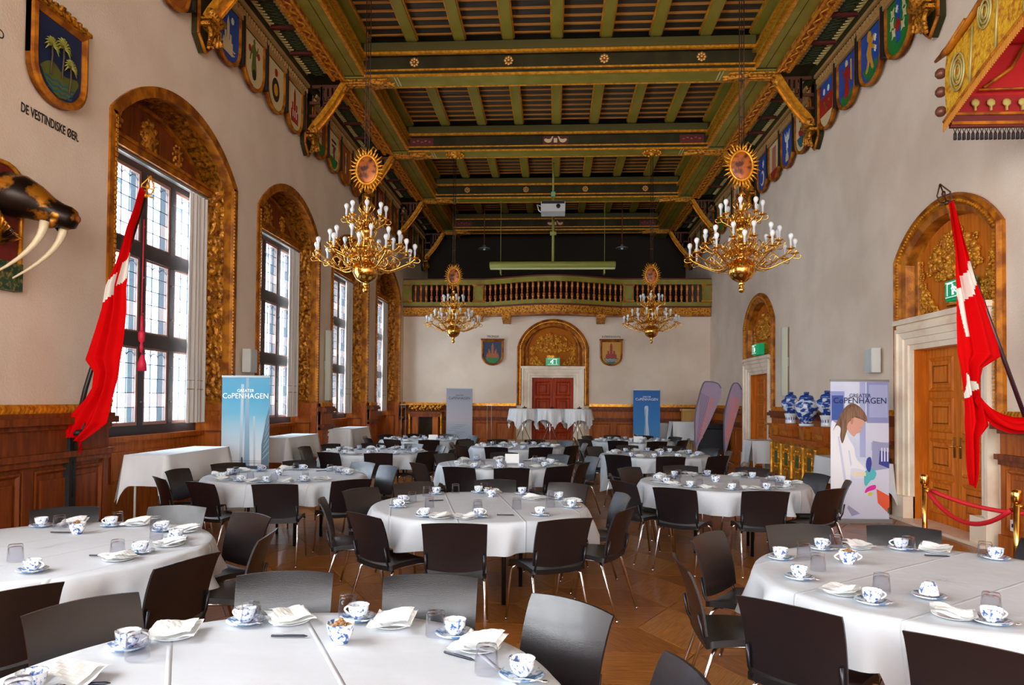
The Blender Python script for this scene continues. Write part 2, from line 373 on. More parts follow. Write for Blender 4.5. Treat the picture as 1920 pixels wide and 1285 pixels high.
for wi, (a, b) in enumerate(WIN):
    c = (a+b)/2; w_ = sempty('window_%d' % (wi+1)); det = wi < 2
    # outer frame, mullions and transoms of dark wood
    fr = MB(); fr.box(a, b, -.72, -.56, 1.14, 1.28); fr.box(a, b, -.72, -.56, 4.74, 4.86)
    fr.box(a, a+.1, -.72, -.56, 1.28, 4.74); fr.box(b-.1, b, -.72, -.56, 1.28, 4.74)
    ms = [a+.1+(b-a-.2)*k/4 for k in range(5)]
    for k in (1, 2, 3): fr.box(ms[k]-.06, ms[k]+.06, -.70, -.54, 1.28, 4.74)
    for z in (2.44, 3.66): fr.box(a+.1, b-.1, -.71, -.52, z-.1, z+.1)
    ob('window_frame', fr, frame_dk, w_, mleft)
    bt = MB()
    for k in (1, 2, 3):
        for z in (1.6, 2.1, 2.8, 3.3, 4.0, 4.5): bt.ball((ms[k], -.535, z), .017, 6)
    ob('iron_stud', bt, metalg, w_, mleft)
    for k in range(4):
        for z0, z1 in lights_z:
            quarry_light(w_, ms[k]+(.06 if k else 0), ms[k+1]-(.06 if k < 3 else 0), z0-.02, z1+.02, det)
    # gilded relief jambs and arch soffit
    for side, u in ((0, a), (1, b)):
        g = MB(); sg = 1 if side == 0 else -1
        nz = 150 if det else 80; nu = 24 if det else 14
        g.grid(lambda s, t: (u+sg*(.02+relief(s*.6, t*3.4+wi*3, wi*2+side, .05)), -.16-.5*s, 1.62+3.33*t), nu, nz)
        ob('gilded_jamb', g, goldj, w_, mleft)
        p = MB(); p.box(u, u+sg*.03, -.74, 0, 1.55, 4.97)
        p.sweep([(u, 1.55), (u, 4.97)] if side == 0 else [(u, 4.97), (u, 1.55)], [(.04, .03), (-.09, .03), (-.09, -.02), (-.05, -.14), (0, -.14)])
        ob('jamb_moulding', p, goldw, w_, mleft)
        lo = MB(); lo.box(u, u+sg*.05, -.74, .0, 0, 1.5); lo.box(u, u+sg*.09, -.72, .02, 1.46, 1.56); lo.box(u, u+sg*.08, -.72, .02, 1.3, 1.38)
        ob('jamb_panelling', lo, oak, w_, mleft)
        rp_ = MB().sweep([(-.58, .3), (-.12, .3), (-.12, 1.15), (-.58, 1.15)], [(0, 0), (.03, 0), (.03, .015), (0, .015)], closed=True)
        ob('jamb_panel', rp_, oakd, w_, lambda q, u=u, sg=sg: (-W+q[0], u+sg*(.05+q[1]), q[2]))
    A0 = arc(c, 4.97, (b-a)/2, .73, 40 if det else 24)
    so = MB()
    def soff(s, t, A0=A0, c=c, wi=wi):
        k = s*(len(A0)-1); i = min(int(k), len(A0)-2); q = k-i
        x = A0[i][0]*(1-q)+A0[i+1][0]*q; z = A0[i][1]*(1-q)+A0[i+1][1]*q
        d = Vector((c-x, 3.6-z)).normalized()*(.02+relief(s*3+wi, t*.6, wi*3.1, .05))
        return (x+d.x, -.12-.6*t, z+d.y)
    so.grid(soff, 90 if det else 50, 20 if det else 12)
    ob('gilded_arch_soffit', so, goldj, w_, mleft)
    bk = MB().sweep(A0, [(0, -.74), (.05, -.74), (.05, -.1), (0, -.1)]); ob('arch_backing', bk, oakd, w_, mleft)
    mo = MB().sweep(A0, [(-.1, -.01), (-.1, .03), (.035, .03), (.035, 0), (-.03, -.14), (-.07, -.14)]); ob('arch_moulding', mo, goldw, w_, mleft)
    bead = MB()
    for u in (a+.07, b-.07):
        for k in range(60 if det else 40): z = 1.6+3.35*k/(60 if det else 40); bead.box(u-.018, u+.018, -.002, .04, z, z+.035)
    stuff(ob('bead_row', bead, gold, w_, mleft))
    # carved wooden lunette above the lights
    lun = MB(); A1 = arc(c, 4.97, (b-a)/2-.02, .71, 20); lun.prism(A1, -.5, -.7)
    ob('lunette_board', lun, oakd, w_, mleft)
    lm = MB().sweep(arc(c, 4.98, (b-a)/2-.16, .56, 18), [(0, -.5), (.05, -.5), (.05, -.45), (0, -.45)]); ob('lunette_moulding', lm, goldw, w_, mleft)
    for du, r in ((-.75, .13), (0, .2), (.75, .13)):
        car = MB(); car.ball((c+du, -.5, 5.22), r, 10, (.8, .35, 1))
        for k in range(10): t = 2*pi*k/10; car.ball((c+du+r*1.05*cos(t)*.85, -.49, 5.22+r*1.1*sin(t)), r*.28, 6, (1, .6, 1))
        ob('carved_boss', car, goldc, w_, mleft)
    tb = MB().box(a+.02, b-.02, -.5, -.36, 4.84, 4.97); tb.box(a+.02, b-.02, -.5, -.33, 4.93, 4.975); ob('lunette_rail', tb, goldw, w_, mleft)
    ob('curtain_rail', MB().box(a+.03, b-.03, -.5, -.42, 4.8, 4.835), metalg, w_, mleft)
    # panelled breast below the window
    br = MB(); br.box(a, b, -.75, -.52, 0, 1.14); br.box(a, b, -.56, -.42, 1.08, 1.15)
    for k in range(4): u = a+.1+k*(b-a-.2)/4; br.sweep([(u+.06, .55), (u+(b-a-.2)/4-.06, .55), (u+(b-a-.2)/4-.06, .95), (u+.06, .95)], [(0, -.52), (.035, -.52), (.035, -.495), (0, -.495)], closed=True)
    ob('window_breast', br, oak, w_, mleft)
    # curtains gathered at both sides
    for u0, u1 in ((a+.05, a+.5), (b-.62, b-.06)):
        cu = tag(ob('curtain', MB().grid(lambda s, t: (u0+(u1-u0)*(s*.96+.04*s*(1-t)), -.42+.035*sin(s*30)+.012*sin(s*71+t*2), 1.28+3.5*t), 60, 6), curtm, None, mleft),
                 'white curtain at the %s side of %s' % ('far' if u0 > c else 'near', ['the nearest tall window behind the left flag', 'the second tall window from the camera', 'the third tall window from the camera', 'the farthest tall window'][wi]), 'curtain', 'white window curtains')
        trimm = MB().grid(lambda s, t: (u0+(u1-u0)*s, -.414+.035*sin(s*30)+.012*sin(s*71), 1.78+.02*t), 60, 1)
        trimm.grid(lambda s, t: (u0+(u1-u0)*s, -.414+.035*sin(s*30)+.012*sin(s*71), 1.92+.012*t), 60, 1)
        ob('woven_border', trimm, mat('beige_thread', rgb(176, 160, 138), .9), cu, mleft)
# plain outer reveals for the windows behind the camera
rv = MB()
for a, b in WINR:
    for u in (a, b): rv.box(u-.02, u+.02, -.7, -.2, 1, 5)
    rv.box(a, b, -.7, -.2, .95, 1.0)
    for k in (1, 2, 3): u = a+(b-a)*k/4; rv.box(u-.05, u+.05, -.65, -.55, 1, 5)
    for z in (2.4, 3.6): rv.box(a, b, -.65, -.55, z-.08, z+.08)
struct(ob('trim_1', rv, frame_dk, None, mleft))

# ---- wainscot
TN = [2]
def wainscot(u0, u1, mp, zt=1.56, pn=.75, wood=oak, gilt=True, th=.1):
    t = sempty('trim_%d' % TN[0]); TN[0] += 1
    b = MB().box(u0, u1, 0, th*.5, 0, zt-.02); b.box(u0, u1, 0, th*1.1, 0, .2); ob('backboard', b, wood, t, mp)
    c = MB().box(u0-.02, u1+.02, 0, th*1.9, zt-.2, zt-.13).box(u0-.01, u1+.01, 0, th*1.5, zt-.13, zt-.09).box(u0, u1, 0, th*1.2, zt-.25, zt-.2).box(u0-.01, u1+.01, 0, th*1.5, 1.04, 1.1).box(u0, u1, 0, th*1.1, .98, 1.04)
    ob('cornice', c, oakd if wood is oak else wood, t, mp)
    ob('frieze', MB().box(u0, u1, 0, th*.85, 1.1, zt-.25), wood, t, mp)
    if gilt:
        g = MB().box(u0, u1, 0, th*.9, zt-.09, zt)
        n = int((u1-u0)/.06)
        for i in range(n): u = u0+(i+.5)*(u1-u0)/n; g.prism([(u-.025, zt-.085), (u+.005, zt-.045), (u-.025, zt-.005), (u, zt-.005), (u+.028, zt-.045), (u, zt-.085)], th*.9, th*1.05)
        ob('gilded_band', g, gold, t, mp)
    n = max(1, round((u1-u0)/pn)); w = (u1-u0)/n
    for i in range(n):
        a = u0+i*w
        p = MB().sweep([(a+.09, .28), (a+w-.09, .28), (a+w-.09, .93), (a+.09, .93)], [(0, th*.5), (0, th*.75), (.02, th*.8), (.045, th*.55), (.045, th*.5)], closed=True)
        p.box(a+.19, a+w-.19, th*.5, th*.72, .38, .83)
        ob('panel', p, wood, t, mp)
        st = MB().box(a, a+.07, th*.5, th*.8, .2, .98).box(a+w-.07, a+w, th*.5, th*.8, .2, .98); ob('stile', st, wood, t, mp)
    return t
wainscot(-2, 7.85, mleft, 1.58, 1.25, oakd)  # darker wood paints the backlit shade into this stretch of panelling
for a, b in ((11.2, 11.94), (15.3, 16.02), (19.4, 20.1), (23.45, 23.98)): wainscot(a, b, mleft, 1.58, .8)
wainscot(-2, D1[0]-.06, mright, 1.58, 1.0); wainscot(D1[1]+.06, D2[0]-.06, mright, 1.56, .85); wainscot(D2[1]+.06, 23.95, mright, 1.56, .85)
wainscot(-W+.05, D3[0]-.08, mback, 1.56, .78); wainscot(D3[1]+.08, W-.05, mback, 1.56, .78)

# ---- doors: marble surround, panelled double door, carved lunette, gilded arch
def flower_relief(c, z0, hw, rise, seed, n0):
    """carved basket of flowers and fruit: real lumps of different kinds, (u,n,z) space"""
    rnd = random.Random(seed); R = (hw*hw+rise*rise)/(2*rise)
    fl_, bs_ = MB(), MB()
    def inside(u, z): return abs(u-c) < hw-.07 and z < z0+rise-.06-.55*(abs(u-c)/hw)**2.2
    spots = []
    for k in range(210):                                   # bouquet
        t = rnd.uniform(-1.35, 1.35); r = rnd.uniform(.1, .72); spots.append((c+r*sin(t)*1.0, z0+.42+r*cos(t)*.95, rnd.uniform(.035, .068)))
    for sgn in (-1, 1):                                    # side garlands
        for k in range(80): q = rnd.random(); spots.append((c+sgn*(hw-.1-.42*q*q), z0+.05+.8*(1-q)*rnd.random(), rnd.uniform(.03, .055)))
    for u, z, r in spots:
        if not inside(u, z): continue
        kind = rnd.random()
        if kind < .45:
            for i in range(5): a = 2*pi*i/5+u*9; fl_.ball((u+r*.62*cos(a), n0+.02, z+r*.62*sin(a)), r*.5, 6, (1, .7, 1))
            fl_.ball((u, n0+.045, z), r*.36, 6)
        elif kind < .7: fl_.ball((u, n0+.02, z), r*.95, 8, (1, .8, 1))
        else:
            a = rnd.uniform(0, pi); fl_.ball((u, n0+.015, z), r*1.4, 6, (1, .4, .38), Matrix.Rotation(a, 3, 'Y'))
    bs_.grid(lambda s, t: (c+(.14+.07*t)*(s*2-1)*(1+.04*sin(t*40)), n0+.09*sin(pi*s)+.008*sin(s*60)*sin(t*40), z0+.1+.26*t), 30, 14)
    bs_.tube([(c-.22+.44*i/12, n0+.03+.07*sin(pi*i/12), z0+.37) for i in range(13)], .016, 6)
    bs_.tube([(c-.15+.3*i/12, n0+.03+.06*sin(pi*i/12), z0+.1) for i in range(13)], .014, 6)
    return fl_, bs_
def door_leaf(p, u0, u1, z0, z1, n0, m, mp, rows=4):
    d = ob('door_leaf', MB().box(u0, u1, n0-.04, n0, z0, z1), m, p, mp)
    h = (z1-z0-.16)/rows
    for r in range(rows):
        a, b = z0+.14+r*h, z0+(r+1)*h+.02
        q = MB().sweep([(u0+.11, a), (u1-.11, a), (u1-.11, b), (u0+.11, b)], [(-.02, n0), (0, n0+.022), (.025, n0+.012), (.04, n0)], closed=True)
        q.sweep([(u0+.18, a+.07), (u1-.18, a+.07), (u1-.18, b-.07), (u0+.18, b-.07)], [(0, n0), (.03, n0+.016), (.04, n0+.016), (.04, n0)], closed=True)
        q.box(u0+.2, u1-.2, n0, n0+.016, a+.09, b-.09)
        ob('door_panel', q, m, d, mp)
    return d
def door(k, a, b, mp, mtop, dtop, zs, rise, m, fw, rec, seed, nm):
    c = (a+b)/2; w_ = sempty('door_%d' % k); hw = (b-a)/2
    zb = 0.0
    A = arc(c, zs, hw-.04, rise, 26); path = [(a+.04, mtop+.0 if k < 3 else 1.5)]+A+[(b-.04, mtop if k < 3 else 1.5)]
    ar = MB().sweep([(a+.04, 1.5)]+A+[(b-.04, 1.5)], [(.09, -.01), (.1, .05), (.06, .09), (.03, .06), (-.01, .07), (-.05, .03), (-.13, .0), (-.17, -rec)])
    ob('gilded_arch_moulding', ar, goldw, w_, mp)
    bd = MB(); L = [(a+.055, 1.55+i*.045) for i in range(int((zs-1.55)/.045))]+arc(c, zs, hw-.055, rise, 50)+[(b-.055, 1.55+i*.045) for i in range(int((zs-1.55)/.045))]
    for u, z in L: bd.box(u-.014, u+.014, .05, .085, z-.012, z+.014)
    stuff(ob('bead_row', bd, gold, w_, mp))
    bo = MB(); bo.prism([(a+.1, mtop)]+arc(c, zs, hw-.12, rise-.02, 20)+[(b-.1, mtop)], -rec, -rec-.06); ob('lunette_board', bo, doorwood if k < 3 else mat('amber_oak', rgb(178, 96, 14), .6, spec=.12), w_, mp)
    lm = MB().sweep([(a+.3, mtop+.05)]+arc(c, zs-.02, hw-.3, rise*.86, 20)+[(b-.3, mtop+.05)], [(.05, -rec), (.05, -rec+.04), (0, -rec+.03), (-.02, -rec)]); ob('lunette_moulding', lm, goldw, w_, mp)
    f1, b1 = flower_relief(c, mtop, hw-.3, zs-mtop+rise*.86, seed, -rec)
    ob('carved_flowers', f1, mat('gilded_carving', rgb(232, 160, 44), .4, .35, col2=rgb(190, 116, 28), scale=9), w_, mp); ob('carved_basket', b1, gold, w_, mp)
    # marble surround
    ow = hw-.1; iw = fw
    ms = MB().sweep([(c-iw, zb), (c-iw, dtop), (c+iw, dtop), (c+iw, zb)][::1], [(0, -rec-.1), (0, .02), (.07, .03), (.075, .055), (.16, .06), (.165, .085), (ow-iw-.06, .1), (ow-iw-.055, .13), (ow-iw, .13), (ow-iw, -rec)])
    ms.box(c-ow, c+ow, -rec, .1, dtop+ow-iw-.02, mtop); ms.box(c-ow-.03, c+ow+.03, -rec, .15, mtop-.07, mtop)
    ob('marble_surround', ms, marble, w_, mp)
    for sg in (-1, 1): ob('marble_plinth', MB().box(c+sg*(ow+.02), c+sg*(iw), -rec, .16, 0, .34), marble, w_, mp)
    ob('door_lining', MB().box(c-iw-.02, c+iw+.02, -rec-.25, -rec-.2, 0, dtop).box(c-iw-.04, c-iw+.02, -rec-.2, 0, 0, dtop).box(c+iw-.02, c+iw+.04, -rec-.2, 0, 0, dtop), m, w_, mp)
    n0 = -.16
    for s0, s1 in ((c-iw+.02, c-.006), (c+.006, c+iw-.02)): door_leaf(w_, s0, s1, .03, dtop, n0, m, mp)
    for sg in (-1, 1):
        hd = MB().box(c+sg*.04, c+sg*.1, n0, n0+.012, .95, 1.22).tube([(c+sg*.07, n0, 1.1), (c+sg*.07, n0+.05, 1.1), (c+sg*.17, n0+.055, 1.1)], .011, 6); hd.lathe([(.02, 0), (.02, .012)], 10, (0, 0, 0)) if False else None
        ob('door_handle', hd, brass, w_, mp)
    return w_, c
d1, c1 = door(1, D1[0], D1[1], mright, 2.86, 2.42, 3.72, .56, doorwood, .82, .14, 3, 'near')
d2, c2 = door(2, D2[0], D2[1], mright, 2.78, 2.36, 3.6, .68, doorwood, .82, .14, 4, 'far')
d3, c3 = door(3, D3[0], D3[1], mback, 2.8, 2.42, 3.42, .86, redwood, .69, .12, 5, 'end')
ob('door_step', MB().box(D1[0]+.1, D1[1]-.1, -.3, .22, 0, .035), marble, d1, mright)
def exit_sign(u, z, mp, label, rot, w=.3, h=.2, n=.1, post=True):
    t = tag(ob('exit_sign', MB().box(u-w/2, u+w/2, -.05, n, z-h/2, z+h/2).box(u-w/2-.05, u+w/2+.05, -.06, n-.04, z-h/2-.02, z+h/2+.02), exitm, None, mp), label, 'sign', 'exit signs over the doors')
    p = MB(); e = n+.003; k = h/.2
    p.box(u-w/2+.012*k, u+w/2-.012*k, n, e-.001, z+h/2-.02*k, z+h/2-.013*k).box(u-w/2+.012*k, u+w/2-.012*k, n, e-.001, z-h/2+.013*k, z-h/2+.02*k)
    # doorway and running figure
    p.sweep([(u+.01*k, z-.065*k), (u+.01*k, z+.065*k), (u+.1*k, z+.065*k), (u+.1*k, z-.065*k)], [(0, n), (.012*k, n), (.012*k, e), (0, e)])
    p.ball((u-.012*k, e, z+.045*k), .014*k, 8, (1, .2, 1))
    for a, b in (((-.02, .03), (-.045, -.01)), ((-.045, -.01), (-.01, -.03)), ((-.01, -.03), (-.03, -.062)), ((-.045, -.01), (-.08, -.035)), ((-.02, .028), (.015, .01)), ((-.022, .026), (-.06, .02)), ((-.06, .02), (-.075, -.002))):
        p.tube([(u+a[0]*k, e, z+a[1]*k), (u+b[0]*k, e, z+b[1]*k)], .008*k, 5)
    ob('running_man_symbol', p, exitw, t, mp)
    return t
exit_sign(9.33, 3.1, mright, 'green exit sign over the near right door, partly behind the flag', 0, .34, .22, .12)
exit_sign(c2+.05, 2.98, mright, 'green exit sign over the narrow-looking far right door', 0, .42, .24, .12)
exit_sign(c3, 2.95, mback, 'green exit sign over the red double door in the end wall', 0, .36, .22, .12)

# ---- balcony in front of the end wall
bal = thing('balcony', 'green and gilded wooden balcony with turned balusters across the end wall', 'balcony')
def bulge(x):                                   # how far the front stands out into the room
    if abs(x+.08) > 2.35: return .12
    return .12+.78*(.5+.5*cos(pi*(x+.08)/2.35))**.75
NB = 60
def band(name, n0, n1, z0, z1, m, x0=-W+.02, x1=W-.02, N=NB, off=0):
    b = MB()
    xs = [x0+(x1-x0)*i/N for i in range(N+1)]
    prof = [(n0, z0), (n1, z0), (n1, z1), (n0, z1)]
    vs = [(x, D-(bulge(x)+p[0]), p[1]) for x in xs for p in prof]
    fs = [(i*4+j, (i+1)*4+j, (i+1)*4+(j+1) % 4, i*4+(j+1) % 4) for i in range(N) for j in range(4)]+[(0, 1, 2, 3), (N*4+3, N*4+2, N*4+1, N*4)]
    b.add(vs, fs); me = b.mesh(name, m, IDN, True)
    return link(name, me, bal)
band('handrail', -.08, .1, 5.5, 5.66, green); band('rail_cap', -.1, .13, 5.66, 5.7, maroon)
band('base_rail', -.08, .1, 4.78, 4.92, green); band('base_ledge', -.6, .13, 4.74, 4.785, maroon)
band('carved_fascia', -.55, .06, 4.52, 4.745, goldc); band('lower_moulding', -.6, .09, 4.46, 4.52, goldw)
ob('balcony_deck', MB().box(-W+.05, W-.05, D-.1, D+.3, 4.5, 4.74), oakd, bal)
dn = MB()
for i in range(110): x = -2.3+4.6*i/109; dn.box(x-.012, x+.012, D-bulge(x)-.08, D-bulge(x)-.04, 4.43, 4.47)
stuff(ob('dentil_row', dn, goldw, bal))
bp = [(.04, 0), (.04, .04), (.025, .06), (.045, .12), (.05, .17), (.025, .24), (.022, .27), (.034, .3), (.022, .33), (.025, .36), (.045, .43), (.035, .5), (.03, .53), (.04, .55), (.04, .58)]
bmsh = MB().lathe(bp, 10).mesh('baluster', mat('baluster_gold_red', rgb(232, 146, 66), .45, .2, col2=rgb(160, 70, 36), scale=3, stretch=(1, 1, 5), ramp=(.42, .58)))
for i in range(53):
    x = -W+.42+(2*W-.84)*i/52
    if min(abs(x-q) for q in (-2.55, 2.4)) < .16: continue
    link('baluster', bmsh, bal, (x, D-bulge(x)-.01, 4.92))
for x in (-W+.14, -2.55, 2.4, W-.14):
    y = D-bulge(x)
    ob('newel_post', MB().box(x-.17, x+.17, y-.14, y+.06, 4.92, 5.5), green, bal)
    ob('newel_trim', MB().box(x-.2, x+.2, y-.155, y+.06, 4.92, 4.97).box(x-.2, x+.2, y-.155, y+.06, 5.45, 5.5).box(x-.145, x-.125, y-.15, y-.1, 5, 5.42).box(x+.125, x+.145, y-.15, y-.1, 5, 5.42), goldw, bal)
for x in (-2.55, -1.6, 1.5, 2.45):
    y = D-bulge(x); ob('console', MB().prism([(y+.3, 4.2), (y-.12, 4.36), (y-.12, 4.47), (y+.3, 4.47)], x-.14, x+.14, ax=0).box(x-.16, x+.16, y-.14, D, 4.44, 4.5), goldc, bal)

# ---- ceiling
ce = sempty('ceiling')
ob('ceiling_boards', MB().box(-W-.3, W+.3, YN-.3, 28.8, ZT-.02, ZT+.1), bgreen, ce)['kind'] = 'structure'
BY = [9.85+4.3*k for k in range(-1, 5)]
ZS, BW = 8.03, .24        # soffit height, half width of a cross beam
def bar(u0, u1, y0, y1, z0, z1): return MB().box(u0, u1, y0, y1, z0, z1)
gb = MB().box(-3.72, 3.72, -.022, .022, -.03, 0).mesh('gilded_batten', tan_gold)
ribm = MB().box(-.1, .1, 0, 1, 0, .17).mesh('rib', green); ribg = MB().box(-.125, -.1, 0, 1, .03, .08).box(.1, .125, 0, 1, .03, .08).mesh('rib_edge', gold)
plk = MB().box(-3.72, 3.72, -.135, .135, -.012, .03).mesh('plank', bgreen)
rosm = MB()
for i in range(8): a = 2*pi*i/8; rosm.ball((.065*cos(a), 0, .065*sin(a)), .038, 6, (1, .6, 1))
rosm.ball((0, -.02, 0), .035, 6); rosm = rosm.mesh('rosette', mat('rosette_gold', rgb(214, 160, 90), .4, .5))
arrow = MB().box(0, .55, -.1, .1, -.06, 0).prism([(.5, -.17), (.5, .17), (.98, 0)], -.085, 0, ax=2).box(0, .9, -.17, -.12, -.03, 0).box(0, .9, .12, .17, -.03, 0).box(.05, .5, -.05, -.02, -.085, -.06).box(.05, .5, .02, .05, -.085, -.06).mesh('carved_beam_end', goldc)
swan = cat_rom([(-.14, .02), (-.1, .07), (-.02, .05), (.06, .07), (.09, .13), (.13, .15), (.1, .05), (.05, -.05), (-.06, -.06)], 3)
for k, y in enumerate(BY):
    t = link('cross_beam', MB().box(-4.2, 4.2, y-BW, y+BW, ZS+.02, 8.55).box(-4.2, 4.2, y-BW-.16, y+BW+.16, 8.42, 8.62).mesh('cross_beam', dgreen), ce)
    t['kind'] = 'structure'
    ob('beam_soffit', MB().box(-4.2, 4.2, y-BW+.02, y+BW-.02, ZS, ZS+.021), green, t)
    g = MB()
    for sg in (-1, 1):
        g.box(-3.8, 3.8, y+sg*(BW-.005), y+sg*(BW+.03), ZS-.01, ZS+.035); g.box(-3.8, 3.8, y+sg*(BW), y+sg*(BW+.03), ZS+.1, ZS+.135)
        g.box(-3.8, 3.8, y+sg*(BW+.12), y+sg*(BW+.19), 8.39, 8.44)
    ob('gilded_moulding', g, gold, t)
    ob('beam_lip', MB().box(-3.75, 3.75, y-BW-.22, y-BW-.16, 8.44, 8.6).box(-3.75, 3.75, y+BW+.16, y+BW+.22, 8.44, 8.6), mat('dull_olive', rgb(82, 74, 20), .6), t)
    ob('soffit_stripes', MB().box(-3.22, -3.2, y-.2, y+.2, ZS-.004, ZS).box(-3.16, -3.14, y-.2, y+.2, ZS-.004, ZS).box(3.2, 3.22, y-.2, y+.2, ZS-.004, ZS).box(3.14, 3.16, y-.2, y+.2, ZS-.004, ZS), cream, t)
    if k % 2 == 0:
        for x in (-2.8, -.94, .92, 2.78): link('rosette', rosm, t, (x, y-BW-.02, 8.3))
    else:
        for x, w_ in ((-.02, .32), (-3.45, .3), (3.4, .3)):
            pn = ob('painted_panel', MB().box(x-w_, x+w_, y-BW-.015, y-BW, 8.18, 8.38), maroon, t)
            q = MB()
            if abs(x) < 1:
                for s_g in (-1, 1): q.prism([(x+s_g*(-.17)+p[0]*.85*s_g, 8.27+p[1]*.75) for p in swan], y-BW-.03, y-BW-.01)
                q.box(x-.045, x+.045, y-BW-.03, y-BW-.01, 8.22, 8.33)
            else:
                for i in range(5): q.ball((x-.2+.1*i, y-BW-.02, 8.28+.03*(i % 2)), .035, 6, (1.4, .4, .7))
            ob('painted_birds' if abs(x) < 1 else 'painted_scroll', q, cream if abs(x) < 1 else mat('faded_rose', rgb(156, 84, 70), .6), t)
    for sg in (-1, 1): link('carved_beam_end', arrow, t, (sg*4.22, y, ZS-.005), pi if sg > 0 else 0)
for k in range(len(BY)):
    y0 = BY[k]+BW+.16; y1 = (BY[k+1]-BW-.16) if k+1 < len(BY) else 28.45
    n = max(1, round((y1-y0)/.3)) if k+1 < len(BY) else 3
    for i in range(n):
        yy = y0+(i+.5)*(y1-y0)/n
        link('plank', plk, ce, (0, yy, 8.8)); link('gilded_batten', gb, ce, (0, yy+(y1-y0)/n/2, 8.79))
    for j in range(9):
        x = -3.76+.94*j
        r = link('rib', ribm, ce, (x, y0, 8.63), scale=(1, y1-y0, 1)); link('rib_edge', ribg, r)
for sg in (-1, 1):
    side = ['left', 'right'][sg > 0]
    y0, y1 = BY[0]-2, 28.4
    l = link('longitudinal_beam', MB().box(sg*3.82, sg*4.3, y0, y1, ZS+.04, 8.6).mesh('longitudinal_beam', green), ce); l['kind'] = 'structure'
    ob('gilded_moulding', MB().box(sg*3.78, sg*3.84, y0, y1, ZS+.03, ZS+.08).box(sg*3.76, sg*3.82, y0, y1, ZS+.14, ZS+.18).box(sg*3.74, sg*3.82, y0, y1, 8.36, 8.42), gold, l)
    ob('soffit_line', MB().box(sg*3.99, sg*4.0, y0, y1, ZS+.035, ZS+.04), dgreen, l)
    for k in range(len(BY)-1):
        cb = MB(); a, b = BY[k]+BW, BY[k+1]-BW
        cb.box(sg*4.2, sg*4.42, a, b, ZS-.05, ZS+.05)
        ob('red_carved_band', cb, mat('red_gilt_band', rgb(150, 62, 26), .5, .3, col2=rgb(206, 132, 40), scale=9, ramp=(.48, .56)), l)
        dt = MB(); nn = 48
        for i in range(nn): yy = a+(i+.5)*(b-a)/nn; dt.box(sg*4.38, sg*4.43, yy-.025, yy+.02, ZS-.085, ZS-.05)
        dt.box(sg*4.19, sg*4.225, a, b, ZS-.075, ZS-.05); dt.box(sg*4.41, sg*4.45, a, b, ZS-.07, ZS+.02)
        dt.tube([(sg*(4.3+.04*sin(i*.9)), a+(b-a)*i/90, ZS-.055) for i in range(91)], .018, 5)
        stuff(ob('gilded_dentils', dt, gold, l))
    ob('cove_board', MB().box(sg*4.4, sg*W, y0, y1, 8.12, 8.2), dgreen, l)
    # deep panels between the long beam and the wall
    fr_ = MB()
    for i in range(8):
        for e in (-1, 1):
            yy = -.38+.76*(i+.5)/8
            if e < 0: fr_.prism([(e*.2, yy-.035), (e*.2, yy+.035), (e*.115, yy)], -.02, 0, ax=2)
            else: fr_.lathe([(.034, -.02), (.034, 0)], 8, (e*.17, yy, 0))
        
    fr_.box(-.215, -.2, -.4, .4, -.02, 0).box(.2, .215, -.4, .4, -.02, 0)
    frm = fr_.mesh('gilded_fringe', mat('pale_gold_fringe', rgb(196, 172, 108), .5)); lat = MB()
    for i in range(-4, 5):
        lat.tube([(-.1, i*.1, -.004), (.1, i*.1+.1, -.004)], .006, 4); lat.tube([(.1, i*.1, -.004), (-.1, i*.1+.1, -.004)], .006, 4)
    latm = lat.mesh('lattice', mat('moss_green', rgb(64, 74, 36), .6))
    pm = MB().box(-.24, .24, -.42, .42, 0, .03).mesh('soffit_panel', mat('deep_green_panel', rgb(40, 50, 28), .6)); cbm = MB().box(-.3, .3, -.035, .035, -.1, 0).mesh('crossbar', maroon)
    for k in range(len(BY)-1):
        for i in range(4):
            yy = BY[k]+.3+(i+.5)*(4.3-.6)/4
            p = link('soffit_panel', pm, ce, (sg*4.7, yy, 8.06), 0 if sg < 0 else pi)
            link('gilded_fringe', frm, p); link('lattice', latm, p)
            if i: link('crossbar', cbm, ce, (sg*4.71, BY[k]+.3+i*(4.3-.6)/4, 8.12))
    # cornice along the wall
    ob('wall_cornice', MB().box(sg*4.93, sg*5.09, y0, y1, 7.86, 8.12).box(sg*4.99, sg*5.09, y0, y1, 7.62, 7.86), dgreen, l)
    for k in range(len(BY)-1):
        a, b = BY[k]+.22, BY[k+1]-.22; g = MB().box(sg*4.9, sg*4.95, a, b, 7.84, 7.9).box(sg*4.95, sg*5.0, a, b, 7.64, 7.82)
        nn = 40
        for i in range(nn): yy = a+(i+.5)*(b-a)/nn; g.box(sg*4.925, sg*4.96, yy-.02, yy+.02, 7.72, 7.8)
        stuff(ob('cornice_ornament', g, mat('pale_gilt', rgb(190, 150, 92), .5, .3), l))
    # brackets under every beam
    for k, y in enumerate(BY):
        b_ = ce
        pl = MB().box(sg*4.99, sg*5.09, y-.2, y+.2, 6.75, 7.9).prism([(y-.2, 6.75), (y+.2, 6.75), (y, 6.56)], sg*4.99, sg*5.09, ax=0)
        br = link('bracket', pl.mesh('bracket', dgreen), ce)
        ob('bracket_edge', MB().box(sg*4.97, sg*5.0, y-.22, y-.18, 6.75, 7.9).box(sg*4.97, sg*5.0, y+.18, y+.22, 6.75, 7.9).tube([(sg*4.985, y-.2, 6.75), (sg*4.985, y, 6.56), (sg*4.985, y+.2, 6.75)], .025, 5), goldw, br)
        q = MB()
        N = 12; pts = []
        for i in range(N+1):
            s = i/N; pts.append((sg*(4.93-.68*s), 7.02+.98*s**.85-.1*sin(pi*s)))
